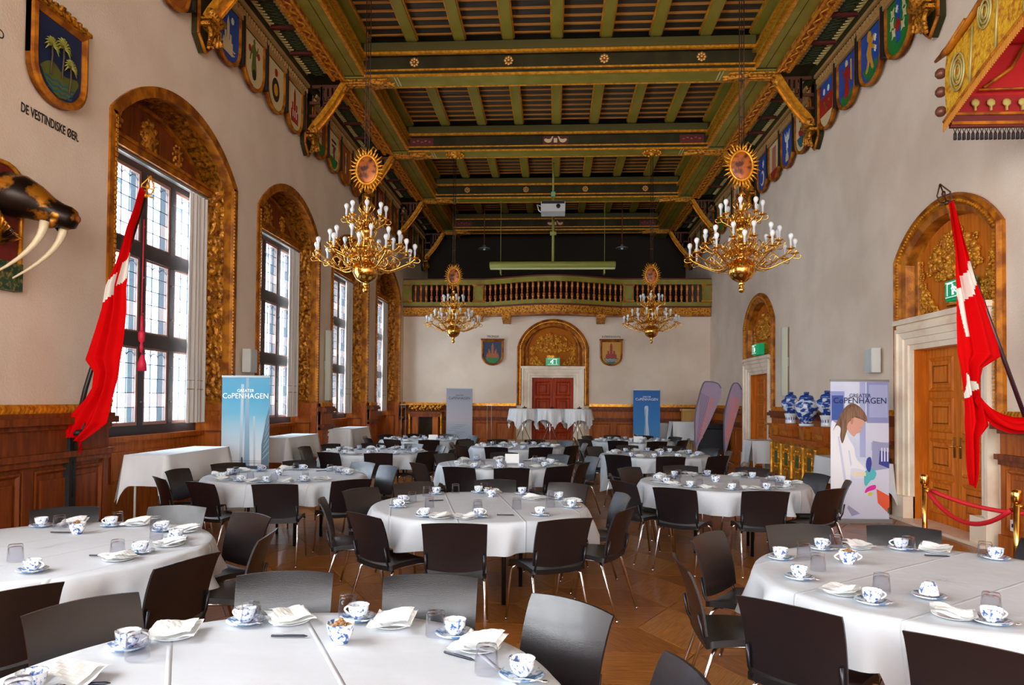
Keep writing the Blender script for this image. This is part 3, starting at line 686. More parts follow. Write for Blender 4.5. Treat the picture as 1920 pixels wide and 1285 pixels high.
        for o, h in ((-.13, .05), (.08, .05)):
            q.sweep([(p[0]*sg, p[1]) for p in pts], [(-.05, o), (.05, o), (.05, o+h), (-.05, o+h)])
        q.sweep([(p[0]*sg, p[1]) for p in pts], [(-.02, -.1), (.03, -.1), (.03, .1), (-.02, .1)])
        ob('curved_brace', q, gold, br, lambda v, y=y, sg=sg: (sg*v[0], y+v[1], v[2]))
        q = MB()
        for i in range(7): q.tube([(4.95-.12*abs(i-3)/3+.0, -.15+.05*i, 6.62+.03*abs(i-3)), (4.86, -.15+.05*i, 6.86)], .03, 6)
        q.box(4.84, 4.99, -.18, .18, 6.88, 6.93).box(4.82, 4.99, -.17, .17, 6.97, 7.0); q.tube([(4.83, -.2, 7.05), (4.83, .2, 7.05)], .055, 8)
        ob('scroll_corbel', q, goldc, br, lambda v, y=y, sg=sg: (sg*v[0], y+v[1], v[2]))
        q = MB()
        for i in range(5): q.box(4.35+.09*i, 4.4+.09*i, -.02, .02, 7.5+.09*(4-i)+.05, 7.98)
        q.box(4.3, 4.98, -.015, .015, 7.93, 7.99); q.box(4.5, 4.98, -.02, .02, 7.6, 7.66); q.box(4.72, 4.98, -.02, .02, 7.34, 7.39); q.box(4.7, 4.75, -.02, .02, 7.4, 7.95)
        ob('bracket_web', q, mat('dark_red_brown', rgb(92, 44, 22), .5), br, lambda v, y=y, sg=sg: (sg*v[0], y+v[1], v[2]))
        ob('pendant', MB().lathe([(.01, -.2), (.05, -.17), (.07, -.1), (.04, -.04), (.07, 0)], 8, (sg*4.28, y, ZS)), goldc, br)
CHAIRS = {
    'A': [(-1.28, 3.4, 282), (-0.58, 3.41, 273), (0.08, 3.02, 227), (-1.92, 2.85, 328), (0.43, 2.26, 191)],
    'B': [(-2.34, 2.98, 146), (-1.88, 3.65, 163), (-2.17, 5.1, 238), (-1.76, 4.39, 188), (-3.67, 5.23, 303), (-2.88, 5.39, 273)],
    'C': [(0.66, 3.86, 0), (0.96, 4.63, 323), (0.96, 3.06, 49), (1.46, 2.62, 50), (1.66, 5.04, 274), (2.36, 5.04, 248), (3.0, 4.53, 191)],
    'D': [(-0.67, 4.85, 93), (0.09, 5.11, 120), (-1.39, 5.17, 48), (-1.93, 5.89, 14), (-1.81, 6.64, 328), (-1.42, 7.2, 305), (-0.62, 7.55, 278), (0.15, 7.33, 242), (0.63, 6.53, 192), (0.57, 5.64, 154)],
    'E': [(1.15, 7.03, 58), (1.99, 6.91, 91), (2.69, 7.16, 127), (3.15, 7.92, 164), (3.09, 8.66, 198), (0.93, 9.16, 315), (0.7, 7.55, 31), (1.64, 9.5, 268), (2.53, 9.36, 235), (0.64, 8.25, 358)],
    'F': [(-2.72, 6.89, 98), (-2.08, 7.36, 130), (-3.5, 6.93, 62), (-4.15, 7.34, 45), (-4.39, 8.16, 354), (-4.18, 9.03, 316), (-3.43, 9.55, 297), (-2.51, 9.41, 239), (-2.06, 8.95, 224)],
    'H': [(-1.19, 8.9, 72), (-0.52, 8.88, 99), (0.09, 9.17, 127), (-1.8, 9.38, 39), (-0.8, 11.5, 274), (0.08, 11.2, 228), (0.42, 9.77, 158), (0.59, 10.81, 204), (-1.72, 11.11, 326)],
    'I': [(0.97, 11.25, 58), (1.77, 11.06, 92), (2.54, 11.29, 125), (2.97, 12.41, 178), (2.81, 13.17, 214), (2.18, 13.67, 251), (1.37, 13.71, 286), (0.72, 13.24, 316), (0.44, 12.51, 1)],
    'G': [(-2.72, 11.03, 99), (-2.01, 11.46, 146), (-1.72, 12.25, 175), (-2.03, 13.01, 208), (-2.64, 13.49, 243), (-3.45, 13.57, 284), (-4.14, 13.13, 326), (-4.37, 12.35, 353), (-4.15, 11.58, 28), (-3.53, 11.06, 66)],
    'J': [(-0.23, 12.89, 107), (0.35, 13.43, 145), (0.62, 14.2, 190), (0.27, 14.93, 219), (-0.41, 15.36, 262), (-1.21, 15.3, 290), (-1.83, 14.79, 321), (-2.02, 14.01, 359), (-1.75, 13.24, 39), (-1.04, 12.78, 75)],
    'K': [(-2.59, 14.81, 101), (-1.91, 15.26, 146), (-1.66, 16.04, 179), (-1.9, 16.82, 221), (-2.56, 17.31, 249), (-3.38, 17.34, 285), (-3.99, 16.8, 320), (-4.28, 16.06, 4), (-4.03, 15.3, 38), (-3.39, 14.84, 65)],
    'L': [(2.15, 15.2, 102), (2.78, 15.72, 141), (3.04, 16.47, 176), (2.87, 17.26, 214), (2.18, 17.69, 255), (1.4, 17.72, 290), (0.76, 17.26, 325), (0.45, 16.53, 0), (0.64, 15.73, 38), (1.33, 15.29, 70)],
}
ITEMS = {
    'A': {'cup': [(-1.25, 2.88), (-0.79, 3.0), (-0.36, 2.79), (-0.1, 2.37), (-1.53, 2.53), (-1.59, 2.13)], 'glass': [(-1.2, 2.82), (-0.85, 3.01), (-0.45, 2.77), (-0.22, 2.41), (-1.44, 2.44), (-1.54, 2.01)], 'bowl': [(-0.79, 2.66)], 'napkin': [(-1.08, 2.94), (-0.63, 2.92), (-1.44, 2.68), (-0.22, 2.68), (-1.54, 2.23)], 'pen': [(-1.0, 2.7, 4), (-0.33, 2.54, -32), (-1.46, 2.2, 10)]},
    'B': {'cup': [(-3.56, 4.83), (-3.1, 4.9), (-2.65, 4.76), (-2.4, 4.08), (-2.69, 3.59), (-2.4, 4.47)], 'glass': [(-3.4, 4.79), (-3.1, 4.97), (-2.72, 4.8), (-2.54, 4.49), (-2.49, 4.0), (-2.96, 3.82)], 'bowl': [(-3.15, 4.61)], 'napkin': [(-3.41, 4.96), (-2.95, 4.96), (-2.42, 3.9), (-2.49, 4.74), (-2.35, 4.3)], 'pen': [(-3.27, 4.62, 2), (-2.57, 3.98, 10)]},
    'C': {'cup': [(1.31, 4.27), (1.65, 4.57), (2.15, 4.62), (1.26, 3.8), (1.44, 3.37), (2.58, 4.39), (1.81, 3.11)], 'glass': [(1.45, 4.29), (1.74, 4.58), (2.17, 4.57), (1.43, 4.01), (1.57, 3.57), (2.55, 4.44), (1.89, 3.25)], 'bowl2': [(1.66, 4.19)], 'upcup': [(1.75, 3.49)], 'napkin': [(1.89, 4.66), (2.35, 4.61), (1.37, 3.53), (1.7, 3.19)], 'pen': [(2.27, 4.43, -8)]},
    'D': {'cup': [(-1.32, 6.25), (-1.13, 6.88), (-0.75, 7.14), (-0.26, 7.07), (0.09, 6.69), (0.15, 6.16), (-0.11, 5.7), (-0.58, 5.57), (-1.0, 5.55), (-1.31, 6.0)], 'glass': [(-1.25, 6.32), (-1.19, 6.72), (-0.95, 6.95), (-0.69, 7.14), (-0.21, 6.88), (-0.01, 6.64), (-0.03, 6.17), (-0.31, 6.02), (-0.62, 5.87), (-1.04, 6.0)], 'bowl': [(-0.59, 6.76)], 'napkin': [(-0.59, 7.29), (0.22, 6.39), (-0.68, 5.49), (-0.87, 5.49), (-0.19, 6.58)], 'pen': [(-1.05, 6.41, 25), (-0.38, 5.67, 0)]},
}

# ================================================================ TABLES
TN_ = {'A': (-.87, 2.12), 'B': (-3.05, 4.2), 'C': (2.0, 3.86), 'D': (-.64, 6.22), 'E': (1.9, 8.28), 'F': (-3.15, 8.33),
       'G': (-3.08, 12.3), 'H': (-.73, 10.25), 'I': (1.72, 12.45), 'J': (-.72, 14.1), 'K': (-2.98, 16.05), 'L': (1.76, 16.5)}
ROW = {}
for row, ks in (('middle', 'ADHJ'), ('window', 'BFGK'), ('right', 'CEIL')):
    for n, k in zip(('nearest', 'second', 'third', 'farthest'), ks): ROW[k] = '%s %s-row table' % (n, row)
HR = ['twelve', 'one', 'two', 'three', 'four', 'five', 'six', 'seven', 'eight', 'nine', 'ten', 'eleven']
USED = {}
def clock(kind, k, x, y):
    """clock position round table k, twelve pointing away from the camera; every slot is given out once per kind"""
    c = TN_[k]; a = (90-math.degrees(math.atan2(y-c[1], x-c[0]))) % 360
    s = USED.setdefault((kind, k), set()); best = min((i for i in range(24) if i not in s), key=lambda i: min(abs(a-i*15), 360-abs(a-i*15)))
    s.add(best)
    return ('half past %s' if best % 2 else "%s o'clock") % HR[best//2]
R_ = .915
tabm = mat('table_plywood', rgb(170, 130, 90), .5)
top_m = MB().lathe([(.88, 0), (.9, .004), (.9, .022), (.88, .026)], 40, (0, 0, .718)).mesh('tabletop', tabm)
leg_m = MB().tube([(0, 0, 0), (0, 0, .72)], .018, 8).mesh('leg', mat('dark_metal_leg', rgb(40, 36, 36), .4, .6))
def cloth_mesh(seed, rot, R=R_, half=1.35, zt=.75, cap=.58, nf=15, amp=.085, nt=200, mnd=.34, chairs=()):
    rnd = random.Random(seed); ph = [rnd.uniform(0, 6.28) for _ in range(4)]; b = MB()
    rr = [0, .25, .5, .7, .85, .95, 1.0]; nd = 13
    vs = []; Q = [0]*nt
    for i in range(nt):                      # where the cloth lies on a pushed-in seat it stops there
        t = 2*pi*i/nt
        for (ox, oy, f) in chairs:
            for r in (.9, .95, 1.0, 1.05, 1.1):
                dx, dy = r*cos(t)-ox, r*sin(t)-oy; a_ = dx*cos(f)+dy*sin(f); b_ = -dx*sin(f)+dy*cos(f)
                if -.28 < a_ < .31 and abs(b_) < .27:
                    for e_ in (-1, 0, 1): Q[(i+e_) % nt] = 1
    for i in range(nt):
        t = 2*pi*i/nt; q = (t-rot) % (pi/2); ext = half/max(cos(q if q < pi/4 else pi/2-q), .5)
        drop = min(ext-R, cap); drop = max(drop, mnd)
        drop *= 1+.03*sin(3*t+ph[0])
        q2 = sum(Q[(i+d_) % nt] for d_ in (-1, 0, 1))/3
        drop = drop*(1-max(0, q2))+.232*max(0, q2)
        fold = sin(nf*t+ph[1]+.8*sin(3*t+ph[2]))+.5*sin((nf+6)*t+ph[3])
        for r in rr: vs.append((R*r*cos(t), R*r*sin(t), zt+.0008*sin(7*t+9*r+ph[2])*(r < .95)))
        for j in range(1, nd+1):
            s = j/nd; d = drop*s
            rad = R+.018*min(1, s*6)+.02*s+amp*(s**1.1)*fold*(.5+.5*drop/.5)+.04*s*s*max(0, drop-.45)+s*(.011*sin(37*t+ph[1]*3+2.5*s)+.014*noise.noise(Vector((cos(t)*5, sin(t)*5, s*1.3+seed))))
            if s < .12: z = zt-.012*(s/.12)**2-d*.4
            else: z = zt-d
            vs.append((rad*cos(t), rad*sin(t), z))
    m = len(rr)+nd; fs = []
    for i in range(nt):
        k = (i+1) % nt
        for j in range(m-1): fs.append((i*m+j, i*m+j+1, k*m+j+1, k*m+j))
    b.add(vs, fs, True)
    return b
cloth_mats = []
for i in range(4):
    m = mat('white_damask_cloth_%s' % 'abcd'[i], rgb(200, 204, 210), .72); nt = m.node_tree; bs = nt.nodes['Principled BSDF']
    tc = nt.nodes.new('ShaderNodeTexCoord'); mp = nt.nodes.new('ShaderNodeMapping'); mp.inputs['Rotation'].default_value = (0, 0, radians([-28, 20, 52, -12][i]))
    wv = nt.nodes.new('ShaderNodeTexWave'); wv.inputs['Scale'].default_value = .62; wv.inputs['Distortion'].default_value = .15
    cr = nt.nodes.new('ShaderNodeValToRGB'); cr.color_ramp.elements[0].position = .9965; cr.color_ramp.elements[1].position = .9999
    nz = nt.nodes.new('ShaderNodeTexNoise'); nz.inputs['Scale'].default_value = 3.4; nz.inputs['Detail'].default_value = 3
    ad = nt.nodes.new('ShaderNodeMath'); ad.operation = 'MULTIPLY_ADD'; ad.inputs[1].default_value = 1.9
    bp = nt.nodes.new('ShaderNodeBump'); bp.inputs['Strength'].default_value = .5; bp.inputs['Distance'].default_value = .012
    L = nt.links.new
    L(tc.outputs['Object'], mp.inputs[0]); L(mp.outputs[0], wv.inputs[0]); L(wv.outputs[1], cr.inputs[0]); L(tc.outputs['Object'], nz.inputs[0])
    L(nz.outputs[0], ad.inputs[0]); L(cr.outputs[0], ad.inputs[2]); L(ad.outputs[0], bp.inputs['Height']); L(bp.outputs[0], bs.inputs['Normal'])
    cloth_mats.append(m)
CROT = {'A': .2, 'B': .9, 'C': -.3, 'D': .78, 'E': .5, 'F': .3}
for k, (x, y) in TN_.items():
    t = thing('round_table', 'round folding table hidden under its cloth, %s' % ROW[k], 'table', (x, y, 0), 0, 'round banquet tables')
    link('tabletop', top_m, t)
    for a in range(4): link('leg', leg_m, t, (.42*cos(a*pi/2+.6), .42*sin(a*pi/2+.6), 0))
    i = 'ABCDEFGHIJKL'.index(k)
    cl = cloth_mesh(i*3+1, CROT.get(k, i*.7), chairs=[(cx+cos(radians(fd))*.3-x, cy+sin(radians(fd))*.3-y, radians(fd)) for cx, cy, fd in CHAIRS[k]])
    tag(ob('tablecloth', cl, cloth_mats[i % 4], loc=(x, y, 0)), 'white creased linen cloth draped over the %s' % ROW[k], 'tablecloth', 'white round tablecloths')

# ---- chairs
def chair_meshes():
    d = {}
    def back(s, t, o):          # s across -1..1, t 0 bottom ..1 top
        w = .212+.012*t; x = w*s; y = -.205-.075*t-.03*t*t+.024*s*s*(.55+.45*t)+.012*sin(pi*t)
        z = .475+.355*t-(.012*s*s if t > .98 else 0)+(.02*s*s if t < .02 else 0)
        return (x, y-o, z)
    b = MB(); n, m = 14, 8
    b.grid(lambda s, t: back(s*2-1, t, 0), n, m); b.grid(lambda s, t: back(1-s*2, t, .012), n, m)
    for tt in (0, 1):
        vs = [back(-1+2*i/n, tt, o) for o in (0, .012) for i in range(n+1)]; b.add(vs, [(i, i+1, n+2+i, n+1+i) for i in range(n)])
    for ss in (-1, 1):
        vs = [back(ss, j/m, o) for o in (0, .012) for j in range(m+1)]; b.add(vs, [(j, j+1, m+2+j, m+1+j) for j in range(m)])
    d['backrest'] = b.mesh('backrest', shell, IDN, True)
    b = MB()
    def seat(s, t):
        x = (.215-.02*t*t)*s; y = -.2+.43*t; return (x, y, .472+.012*s*s-.02*(t-.45)**2*4+(-.02 if t > .97 else 0))
    b.grid(lambda s, t: seat(s*2-1, t), 12, 12)
    b.grid(lambda s, t: (seat(1-s*2, t)[0], seat(1-s*2, t)[1], seat(1-s*2, t)[2]-.035), 12, 12)
    rim = [(-1, t/12) for t in range(13)]+[(-1+i/6, 1) for i in range(1, 13)]+[(1, 1-t/12) for t in range(1, 13)]+[(1-i/6, 0) for i in range(1, 12)]
    vs = [seat(*q) for q in rim]+[(seat(*q)[0], seat(*q)[1], seat(*q)[2]-.035) for q in rim]; n = len(rim)
    b.add(vs, [(i, (i+1) % n, n+(i+1) % n, n+i) for i in range(n)], True)
    d['seat'] = b.mesh('seat', seatm, IDN, True)
    for nm, pts in (('leg_fl', [(-.17, .14, .435), (-.195, .17, .40), (-.205, .235, .012)]), ('leg_bl', [(-.17, -.14, .435), (-.2, -.17, .40), (-.215, -.3, .012)])):
        for sg in (1, -1):
            b = MB().tube([(p[0]*sg, p[1], p[2]) for p in pts], .0105, 7); b.ball((pts[-1][0]*sg, pts[-1][1], .012), .013, 6)
            d[nm+str(sg)] = b.mesh('leg', chrome)
    b = MB()
    for sg in (-1, 1): b.tube([(sg*.17, .16, .437), (sg*.17, -.16, .437)], .0105, 6)
    b.tube([(-.17, .12, .432), (.17, .12, .432)], .009, 6); b.tube([(-.17, -.12, .432), (.17, -.12, .432)], .009, 6)
    d['seat_frame'] = b.mesh('seat_frame', chrome)
    for sg in (-1, 1): d['back_support%d' % sg] = MB().tube([(sg*.17, -.1, .437), (sg*.195, -.19, .44), (sg*.2, -.218, .5), (sg*.2, -.236, .6)], .009, 6).mesh('back_support', mat('dark_steel', rgb(52, 50, 54), .3, .8))
    return d
CM = chair_meshes()
for k in 'ABCDEFHGIJKL':
    for (x, y, fd) in CHAIRS[k]:
        f = radians(fd); ox, oy = x+cos(f)*.3, y+sin(f)*.3
        t = thing('banquet_chair', "black shell chair at %s of the %s" % (clock('c', k, x, y), ROW[k]), 'chair', (ox, oy, 0), f-pi/2, 'black chairs around the round tables')
        for nm, me in CM.items(): link(me.name.split('.')[0], me, t)

# ---- table ware
cup_o = MB().lathe([(.021, 0), (.023, .005), (.034, .016), (.0405, .034), (.043, .056), (.0445, .058), (.041, .054), (.036, .026), (.02, .01)], 18, (0, 0, .009), cap=True)
cup_me = cup_o.mesh('cup', china)
hnd_me = MB().tube([(.04+.024*sin(pi*i/8), 0, .058-.036*i/8) for i in range(9)], .0045, 6).mesh('handle', chinaw)
sau_me = MB().lathe([(.028, 0), (.045, .003), (.07, .012), (.076, .017), (.074, .019), (.045, .007), (.0, .007)], 24).mesh('saucer', chinab)
gl_me = MB().lathe([(.041, 0), (.0405, .03), (.036, .084), (.033, .092), (.0, .092)], 20, cap=False)
gl_me.lathe([(.038, 0), (.0375, .03), (.034, .072), (.028, .078), (.0, .078)], 20, cap=False); gl_me = gl_me.mesh('tumbler', glassm)
bowl_me = MB().lathe([(.028, 0), (.03, .006), (.044, .03), (.05, .058), (.052, .075), (.049, .074), (.044, .05), (0, .045)], 20).mesh('sugar_bowl', china)
sug_me = MB(); rs = random.Random(3)
for i in range(26): a = rs.uniform(0, 6.28); r = rs.uniform(0, .034); sug_me.ball((r*cos(a), r*sin(a), .058+.02*(1-r/.034)+rs.uniform(0, .008)), rs.uniform(.008, .012), 6, (1, .8, .8))
sugb = sug_me.mesh('sugar', brownsugar)
nap = []
for s_i in range(4):
    rr_ = random.Random(40+s_i); p_ = [rr_.uniform(-1, 1) for _ in range(6)]
    def napf(s, t, p=p_, si=s_i):
        x, y = (s-.5)*.19, (t-.5)*.17; x += .03*p[0]*(t-.5); y += .03*p[1]*(s-.5)
        z = .004+.022*abs(sin(3.1*s+p[2]))*abs(cos(2.3*t+p[3]))+.012*max(0, sin(7*s+5*t+p[4]))+.012*(s*t)**3
        return (x, y, z)
    nb = MB().grid(napf, 10, 9); nb.grid(lambda s, t: (napf(.06+.85*s, .04+.8*t)[0]+.012, napf(.06+.85*s, .04+.8*t)[1]+.01, napf(.06+.85*s, .04+.8*t)[2]+.008+.008*sin(3*s)), 8, 8)
    nb.sm = [False]*len(nb.f); nap.append(nb.mesh('napkin', linenp))
pl_me = MB().lathe([(.04, 0), (.06, .002), (.082, .01), (.084, .012), (.06, .005), (0, .004)], 24).mesh('side_plate', chinaw)
pen_me = MB().tube([(-.068, 0, .006), (-.064, 0, .006), (.055, 0, .006), (.07, 0, .0055)], [.004, .005, .005, .0015], 7).mesh('pen', penm)
clip_me = MB().box(-.06, -.02, -.0015, .0015, .0105, .013).mesh('pen_clip', chrome)
spoon = MB().tube([(-.06, 0, .003), (0, 0, .005), (.035, 0, .004)], .0022, 5); spoon.ball((.045, 0, .004), .015, 8, (1, .62, .25)); spoon = spoon.mesh('teaspoon', chrome)
ZT0 = .7525
def put(kind, k, x, y, rz=0, rnd=random.Random(11)):
    c = TN_[k]; d = sqrt((x-c[0])**2+(y-c[1])**2); lim = {'cup': .815, 'napkin': .79, 'plate': .81, 'pen': .81}.get(kind, .85)
    if d > lim: x, y = c[0]+(x-c[0])*lim/d, c[1]+(y-c[1])*lim/d
    if kind == 'cup':
        t = tag(link('saucer', sau_me, None, (x, y, ZT0)), "blue-patterned saucer at %s of the %s" % (clock('s', k, x, y), ROW[k]), 'saucer', 'saucers under the cups')
        a = rnd.uniform(0, 6.28)
        t = tag(link('cup', cup_me, None, (x, y, ZT0), a), "blue-flowered cup on its saucer at %s of the %s" % (clock('u', k, x, y), ROW[k]), 'cup', 'blue and white cups'); link('handle', hnd_me, t)
        if k in 'ABCD' and rnd.random() < .6:
            tag(link('teaspoon', spoon, None, (x+.03, y-.052, ZT0+.012), rnd.uniform(-.5, .5)), "steel teaspoon on the saucer at %s of the %s" % (clock('sp', k, x, y), ROW[k]), 'spoon', 'teaspoons on saucers')
    elif kind == 'upcup':
        tag(link('saucer', sau_me, None, (x, y, ZT0)), "saucer carrying the upturned cup on the %s" % ROW[k], 'saucer', 'saucers under the cups')
        t = tag(link('cup', cup_me, None, (x, y, ZT0+.087), rot=(pi, 0, .6)), "upturned blue-flowered cup on a saucer, near side of the %s" % ROW[k], 'cup', 'blue and white cups'); link('handle', hnd_me, t)
    elif kind == 'glass': tag(link('tumbler', gl_me, None, (x, y, ZT0)), "upturned clear tumbler at %s of the %s" % (clock('g', k, x, y), ROW[k]), 'glass', 'upturned water tumblers')
    elif kind in ('bowl', 'bowl2'):
        t = tag(link('sugar_bowl', bowl_me, None, (x, y, ZT0)), 'blue and white sugar bowl on the %s' % ROW[k], 'bowl', 'sugar bowls'); link('sugar', sugb, t)
        if kind == 'bowl2':
            for s_ in (0, pi): link('handle', hnd_me, t, (.01*cos(s_), 0, 0), s_)
    elif kind == 'napkin':
        a = math.atan2(y-c[1], x-c[0])+rnd.uniform(-.5, .5)
        tag(link('side_plate', pl_me, None, (x, y, ZT0)), "white side plate under a napkin at %s of the %s" % (clock('p', k, x, y), ROW[k]), 'plate', 'side plates under napkins')
        tag(link('napkin', nap[rnd.randrange(4)], None, (x, y, ZT0+.008), a), "folded white paper napkin at %s of the %s" % (clock('n', k, x, y), ROW[k]), 'napkin', 'paper napkins')
    elif kind == 'pen': t = tag(link('pen', pen_me, None, (x, y, ZT0), rz), "dark blue ballpoint pen at %s of the %s" % (clock('e', k, x, y), ROW[k]), 'pen', 'ballpoint pens'); link('pen_clip', clip_me, t)
for k, d in ITEMS.items():
    for kind, l in d.items():
        for p in l: put(kind, k, p[0], p[1], radians(p[2]) if kind == 'pen' else 0)
rg = random.Random(5)
for k in TN_:
    x, y = TN_[k]; chs = CHAIRS[k]
    if k in ITEMS and k != 'A': 
        if k == 'D': continue
        # far / unseen sides of the partly framed tables stay bare
        continue
    if k == 'A': continue
    for (cx, cy, fd) in chs:
        a = math.atan2(cy-y, cx-x)+rg.uniform(-.05, .05)
        def at(r, o): return x+r*cos(a)-o*sin(a), y+r*sin(a)+o*cos(a)
        put('cup', k, *at(.69, -.13)); put('glass', k, *at(.6, -.06)); put('napkin', k, *at(.74, .07))
        if rg.random() < .4: put('pen', k, *at(.6, .1), a+rg.uniform(-.4, .4))
    put('bowl', k, x+rg.uniform(-.1, .1), y+rg.uniform(-.1, .1))
for k, (dx, dy) in {'K': (.3, -.2), 'L': (.1, -.35), 'H': (.12, .2)}.items():
    t = thing('menu_card', 'folded white card standing on the %s' % ROW[k], 'card', (TN_[k][0]+dx, TN_[k][1]+dy, ZT0), .1, 'standing cards')
    ob('card_face', MB().add([(-.1, -.04, 0), (.1, -.04, 0), (.1, 0, .13), (-.1, 0, .13)], [(0, 1, 2, 3)]), linenp, t)
    ob('card_back', MB().add([(-.1, .04, 0), (.1, .04, 0), (.1, 0, .13), (-.1, 0, .13)], [(1, 0, 3, 2)]), linenp, t)

# ---- side tables with rectangular cloths
def side_table(x0, x1, y0, y1, z, drop, lab, seed, legs=True):
    t = thing('side_table', 'long folding table under a white cloth, %s' % lab, 'table', ((x0+x1)/2, (y0+y1)/2, 0), 0, 'clothed side tables')
    w, l = (x1-x0)/2, (y1-y0)/2
    ob('tabletop', MB().box(-w+.02, w-.02, -l+.02, l-.02, z-.03, z-.008), tabm, t)
    for a in (-1, 1):
        for b in (-1, 1): ob('leg', MB().tube([(a*(w-.07), b*(l-.12), 0), (a*(w-.07), b*(l-.12), z-.03)], .014, 7), beige_m, t)
    rnd = random.Random(seed); ph = rnd.uniform(0, 6); b = MB()
    def P(s, d):      # s perimeter 0..4 (side index + fraction)
        k = int(s) % 4; f = s-int(s); cs = [(-w, -l), (w, -l), (w, l), (-w, l)]; p, q = cs[k], cs[(k+1) % 4]
        x, y = p[0]+(q[0]-p[0])*f, p[1]+(q[1]-p[1])*f
        nx, ny = [(0, -1), (1, 0), (0, 1), (-1, 0)][k]
        cr = max(0, 1-min(f, 1-f)*6)                      # corner fullness
        dd = d*(drop+.2*cr*cr); o = d*(.02+.10*cr)+.012*d*sin(s*9+ph)
        return (x+nx*o+(x/w if w else 0)*0, y+ny*o, z-dd)
    N = 80; vs = []; fs = []
    for i in range(N+1):
        for j in range(6): vs.append(P(4*i/N*.99999, j/5))
    for i in range(N):
        for j in range(5): fs.append((i*6+j, (i+1)*6+j, (i+1)*6+j+1, i*6+j+1))
    b.add(vs, fs, True); b.add([(-w, -l, z), (w, -l, z), (w, l, z), (-w, l, z)], [(0, 1, 2, 3)])
    tag(ob('tablecloth', b, linen, loc=((x0+x1)/2, (y0+y1)/2, 0)), 'white rectangular cloth over %s' % lab, 'tablecloth', 'rectangular white cloths')
side_table(-5.02, -4.52, 8.15, 9.8, .985, .36, 'the long table under the nearest window', 1)
side_table(-5.05, -4.55, 12.05, 13.7, .985, .42, 'the long table under the second window', 2)
side_table(-5.05, -4.55, 15.85, 17.5, .985, .42, 'the long table under the third window', 3)
side_table(4.38, 4.92, 16.3, 17.0, .8, .5, 'the small table before the far right door', 4)
side_table(4.38, 4.9, 10.75, 12.45, .78, .4, 'the table behind the woman banner', 5)
side_table(3.55, 4.3, 21.9, 22.6, 1.05, .55, 'the high table by the lectern', 6)

# ---- low stage and cocktail tables before the end door
st = thing('stage', 'low beige carpeted stage platform before the red end door', 'stage', (-.1, 21.8, 0))
ob('stage_deck', MB().box(-1.75, 1.75, -2.1, 2.1, .3, .36), mat('beige_carpet', rgb(190, 165, 130), .9), st)
ob('stage_skirt', MB().box(-1.72, 1.72, -2.07, 2.07, 0, .3), oakd, st)
for i, x in enumerate((-.93, -.13, .68)):
    nm = ['left', 'middle', 'right'][i]
    t = thing('cocktail_table', 'high round cocktail table, %s of the three on the stage' % nm, 'table', (x, 21.3, .36), 0, 'three cocktail tables on the stage')
    ob('tabletop', MB().lathe([(.37, 0), (.38, .01), (.37, .02)], 24, (0, 0, 1.03)), tabm, t)
    for a in range(3): ob('leg', MB().tube([(.3*cos(2.1*a+.5), .3*sin(2.1*a+.5), .012), (.06*cos(2.1*a+.5), .06*sin(2.1*a+.5), .5), (.2*cos(2.1*a+.5), .2*sin(2.1*a+.5), 1.03)], .014, 6), chrome, t)
    cl = cloth_mesh(60+i, .5+i*.6, R=.4, half=.72, zt=1.06, cap=.72, nf=11, amp=.035, nt=110, mnd=.3)
    tag(ob('tablecloth', cl, linen, loc=(x, 21.3, .36)), 'white cloth hanging in points from the %s cocktail table' % nm, 'tablecloth', 'cocktail table cloths')
    b = tag(ob('candle_bowl', MB().lathe([(.03, 0), (.06, .01), (.08, .035), (.075, .035), (.05, .012), (0, .01)], 14), black, loc=(x+.05, 21.2, 1.423)), 'small dark dish on the %s cocktail table' % nm, 'dish', 'dishes on cocktail tables')
    ob('candle', MB().lathe([(.014, .012), (.014, .07), (.004, .075)], 8, (0, 0, 0)), black, b)

# ================================================================ HERALDIC SHIELDS
def outl(w, h, tip=.42, n=14):
    """shield outline (u,v): flat top, straight sides, round bottom"""
    return [(-w/2, h/2), (-w/2, h/2-h*(1-tip))]+[(-w/2*cos(pi*i/n), h/2-h*(1-tip)-h*tip*sin(pi*i/n)**.8) for i in range(1, n)]+[(w/2, h/2-h*(1-tip)), (w/2, h/2)]
COL = dict(blue=rgb(24, 74, 160), red=rgb(158, 26, 22), cream=rgb(214, 196, 150), gold=rgb(206, 146, 44), green=rgb(16, 116, 48), white=rgb(226, 222, 206), dark=rgb(38, 30, 26), brown=rgb(120, 66, 28), navy=rgb(22, 40, 78), teal=rgb(30, 96, 112), rust=rgb(160, 86, 30), olive=rgb(96, 102, 46))
def pm_(c): return mat('paint_'+c, COL[c], .5)
def castle(u=0, v=0, s=1): return [[(u-.5*s, v-.5*s), (u+.5*s, v-.5*s), (u+.5*s, v), (u+.36*s, v), (u+.36*s, v+.3*s), (u+.2*s, v+.3*s), (u+.2*s, v+.05*s), (u+.12*s, v+.05*s), (u+.12*s, v+.7*s), (u, v+.95*s), (u-.12*s, v+.7*s), (u-.12*s, v+.05*s), (u-.2*s, v+.05*s), (u-.2*s, v+.3*s), (u-.36*s, v+.3*s), (u-.36*s, v), (u-.5*s, v)]]
def blob(pts, k=4): return [cat_rom(pts, k)]
def lion(u=0, v=0, s=1): return blob([(u+p[0]*s, v+p[1]*s) for p in [(-.1, .7), (.15, .75), (.25, .5), (.1, .35), (.3, .05), (.2, -.25), (.4, -.6), (.2, -.6), (0, -.3), (-.2, -.62), (-.38, -.6), (-.15, -.15), (-.15, .1), (-.45, -.02), (-.48, .1), (-.2, .25), (-.45, .38), (-.4, .5), (-.15, .45)]], 3)
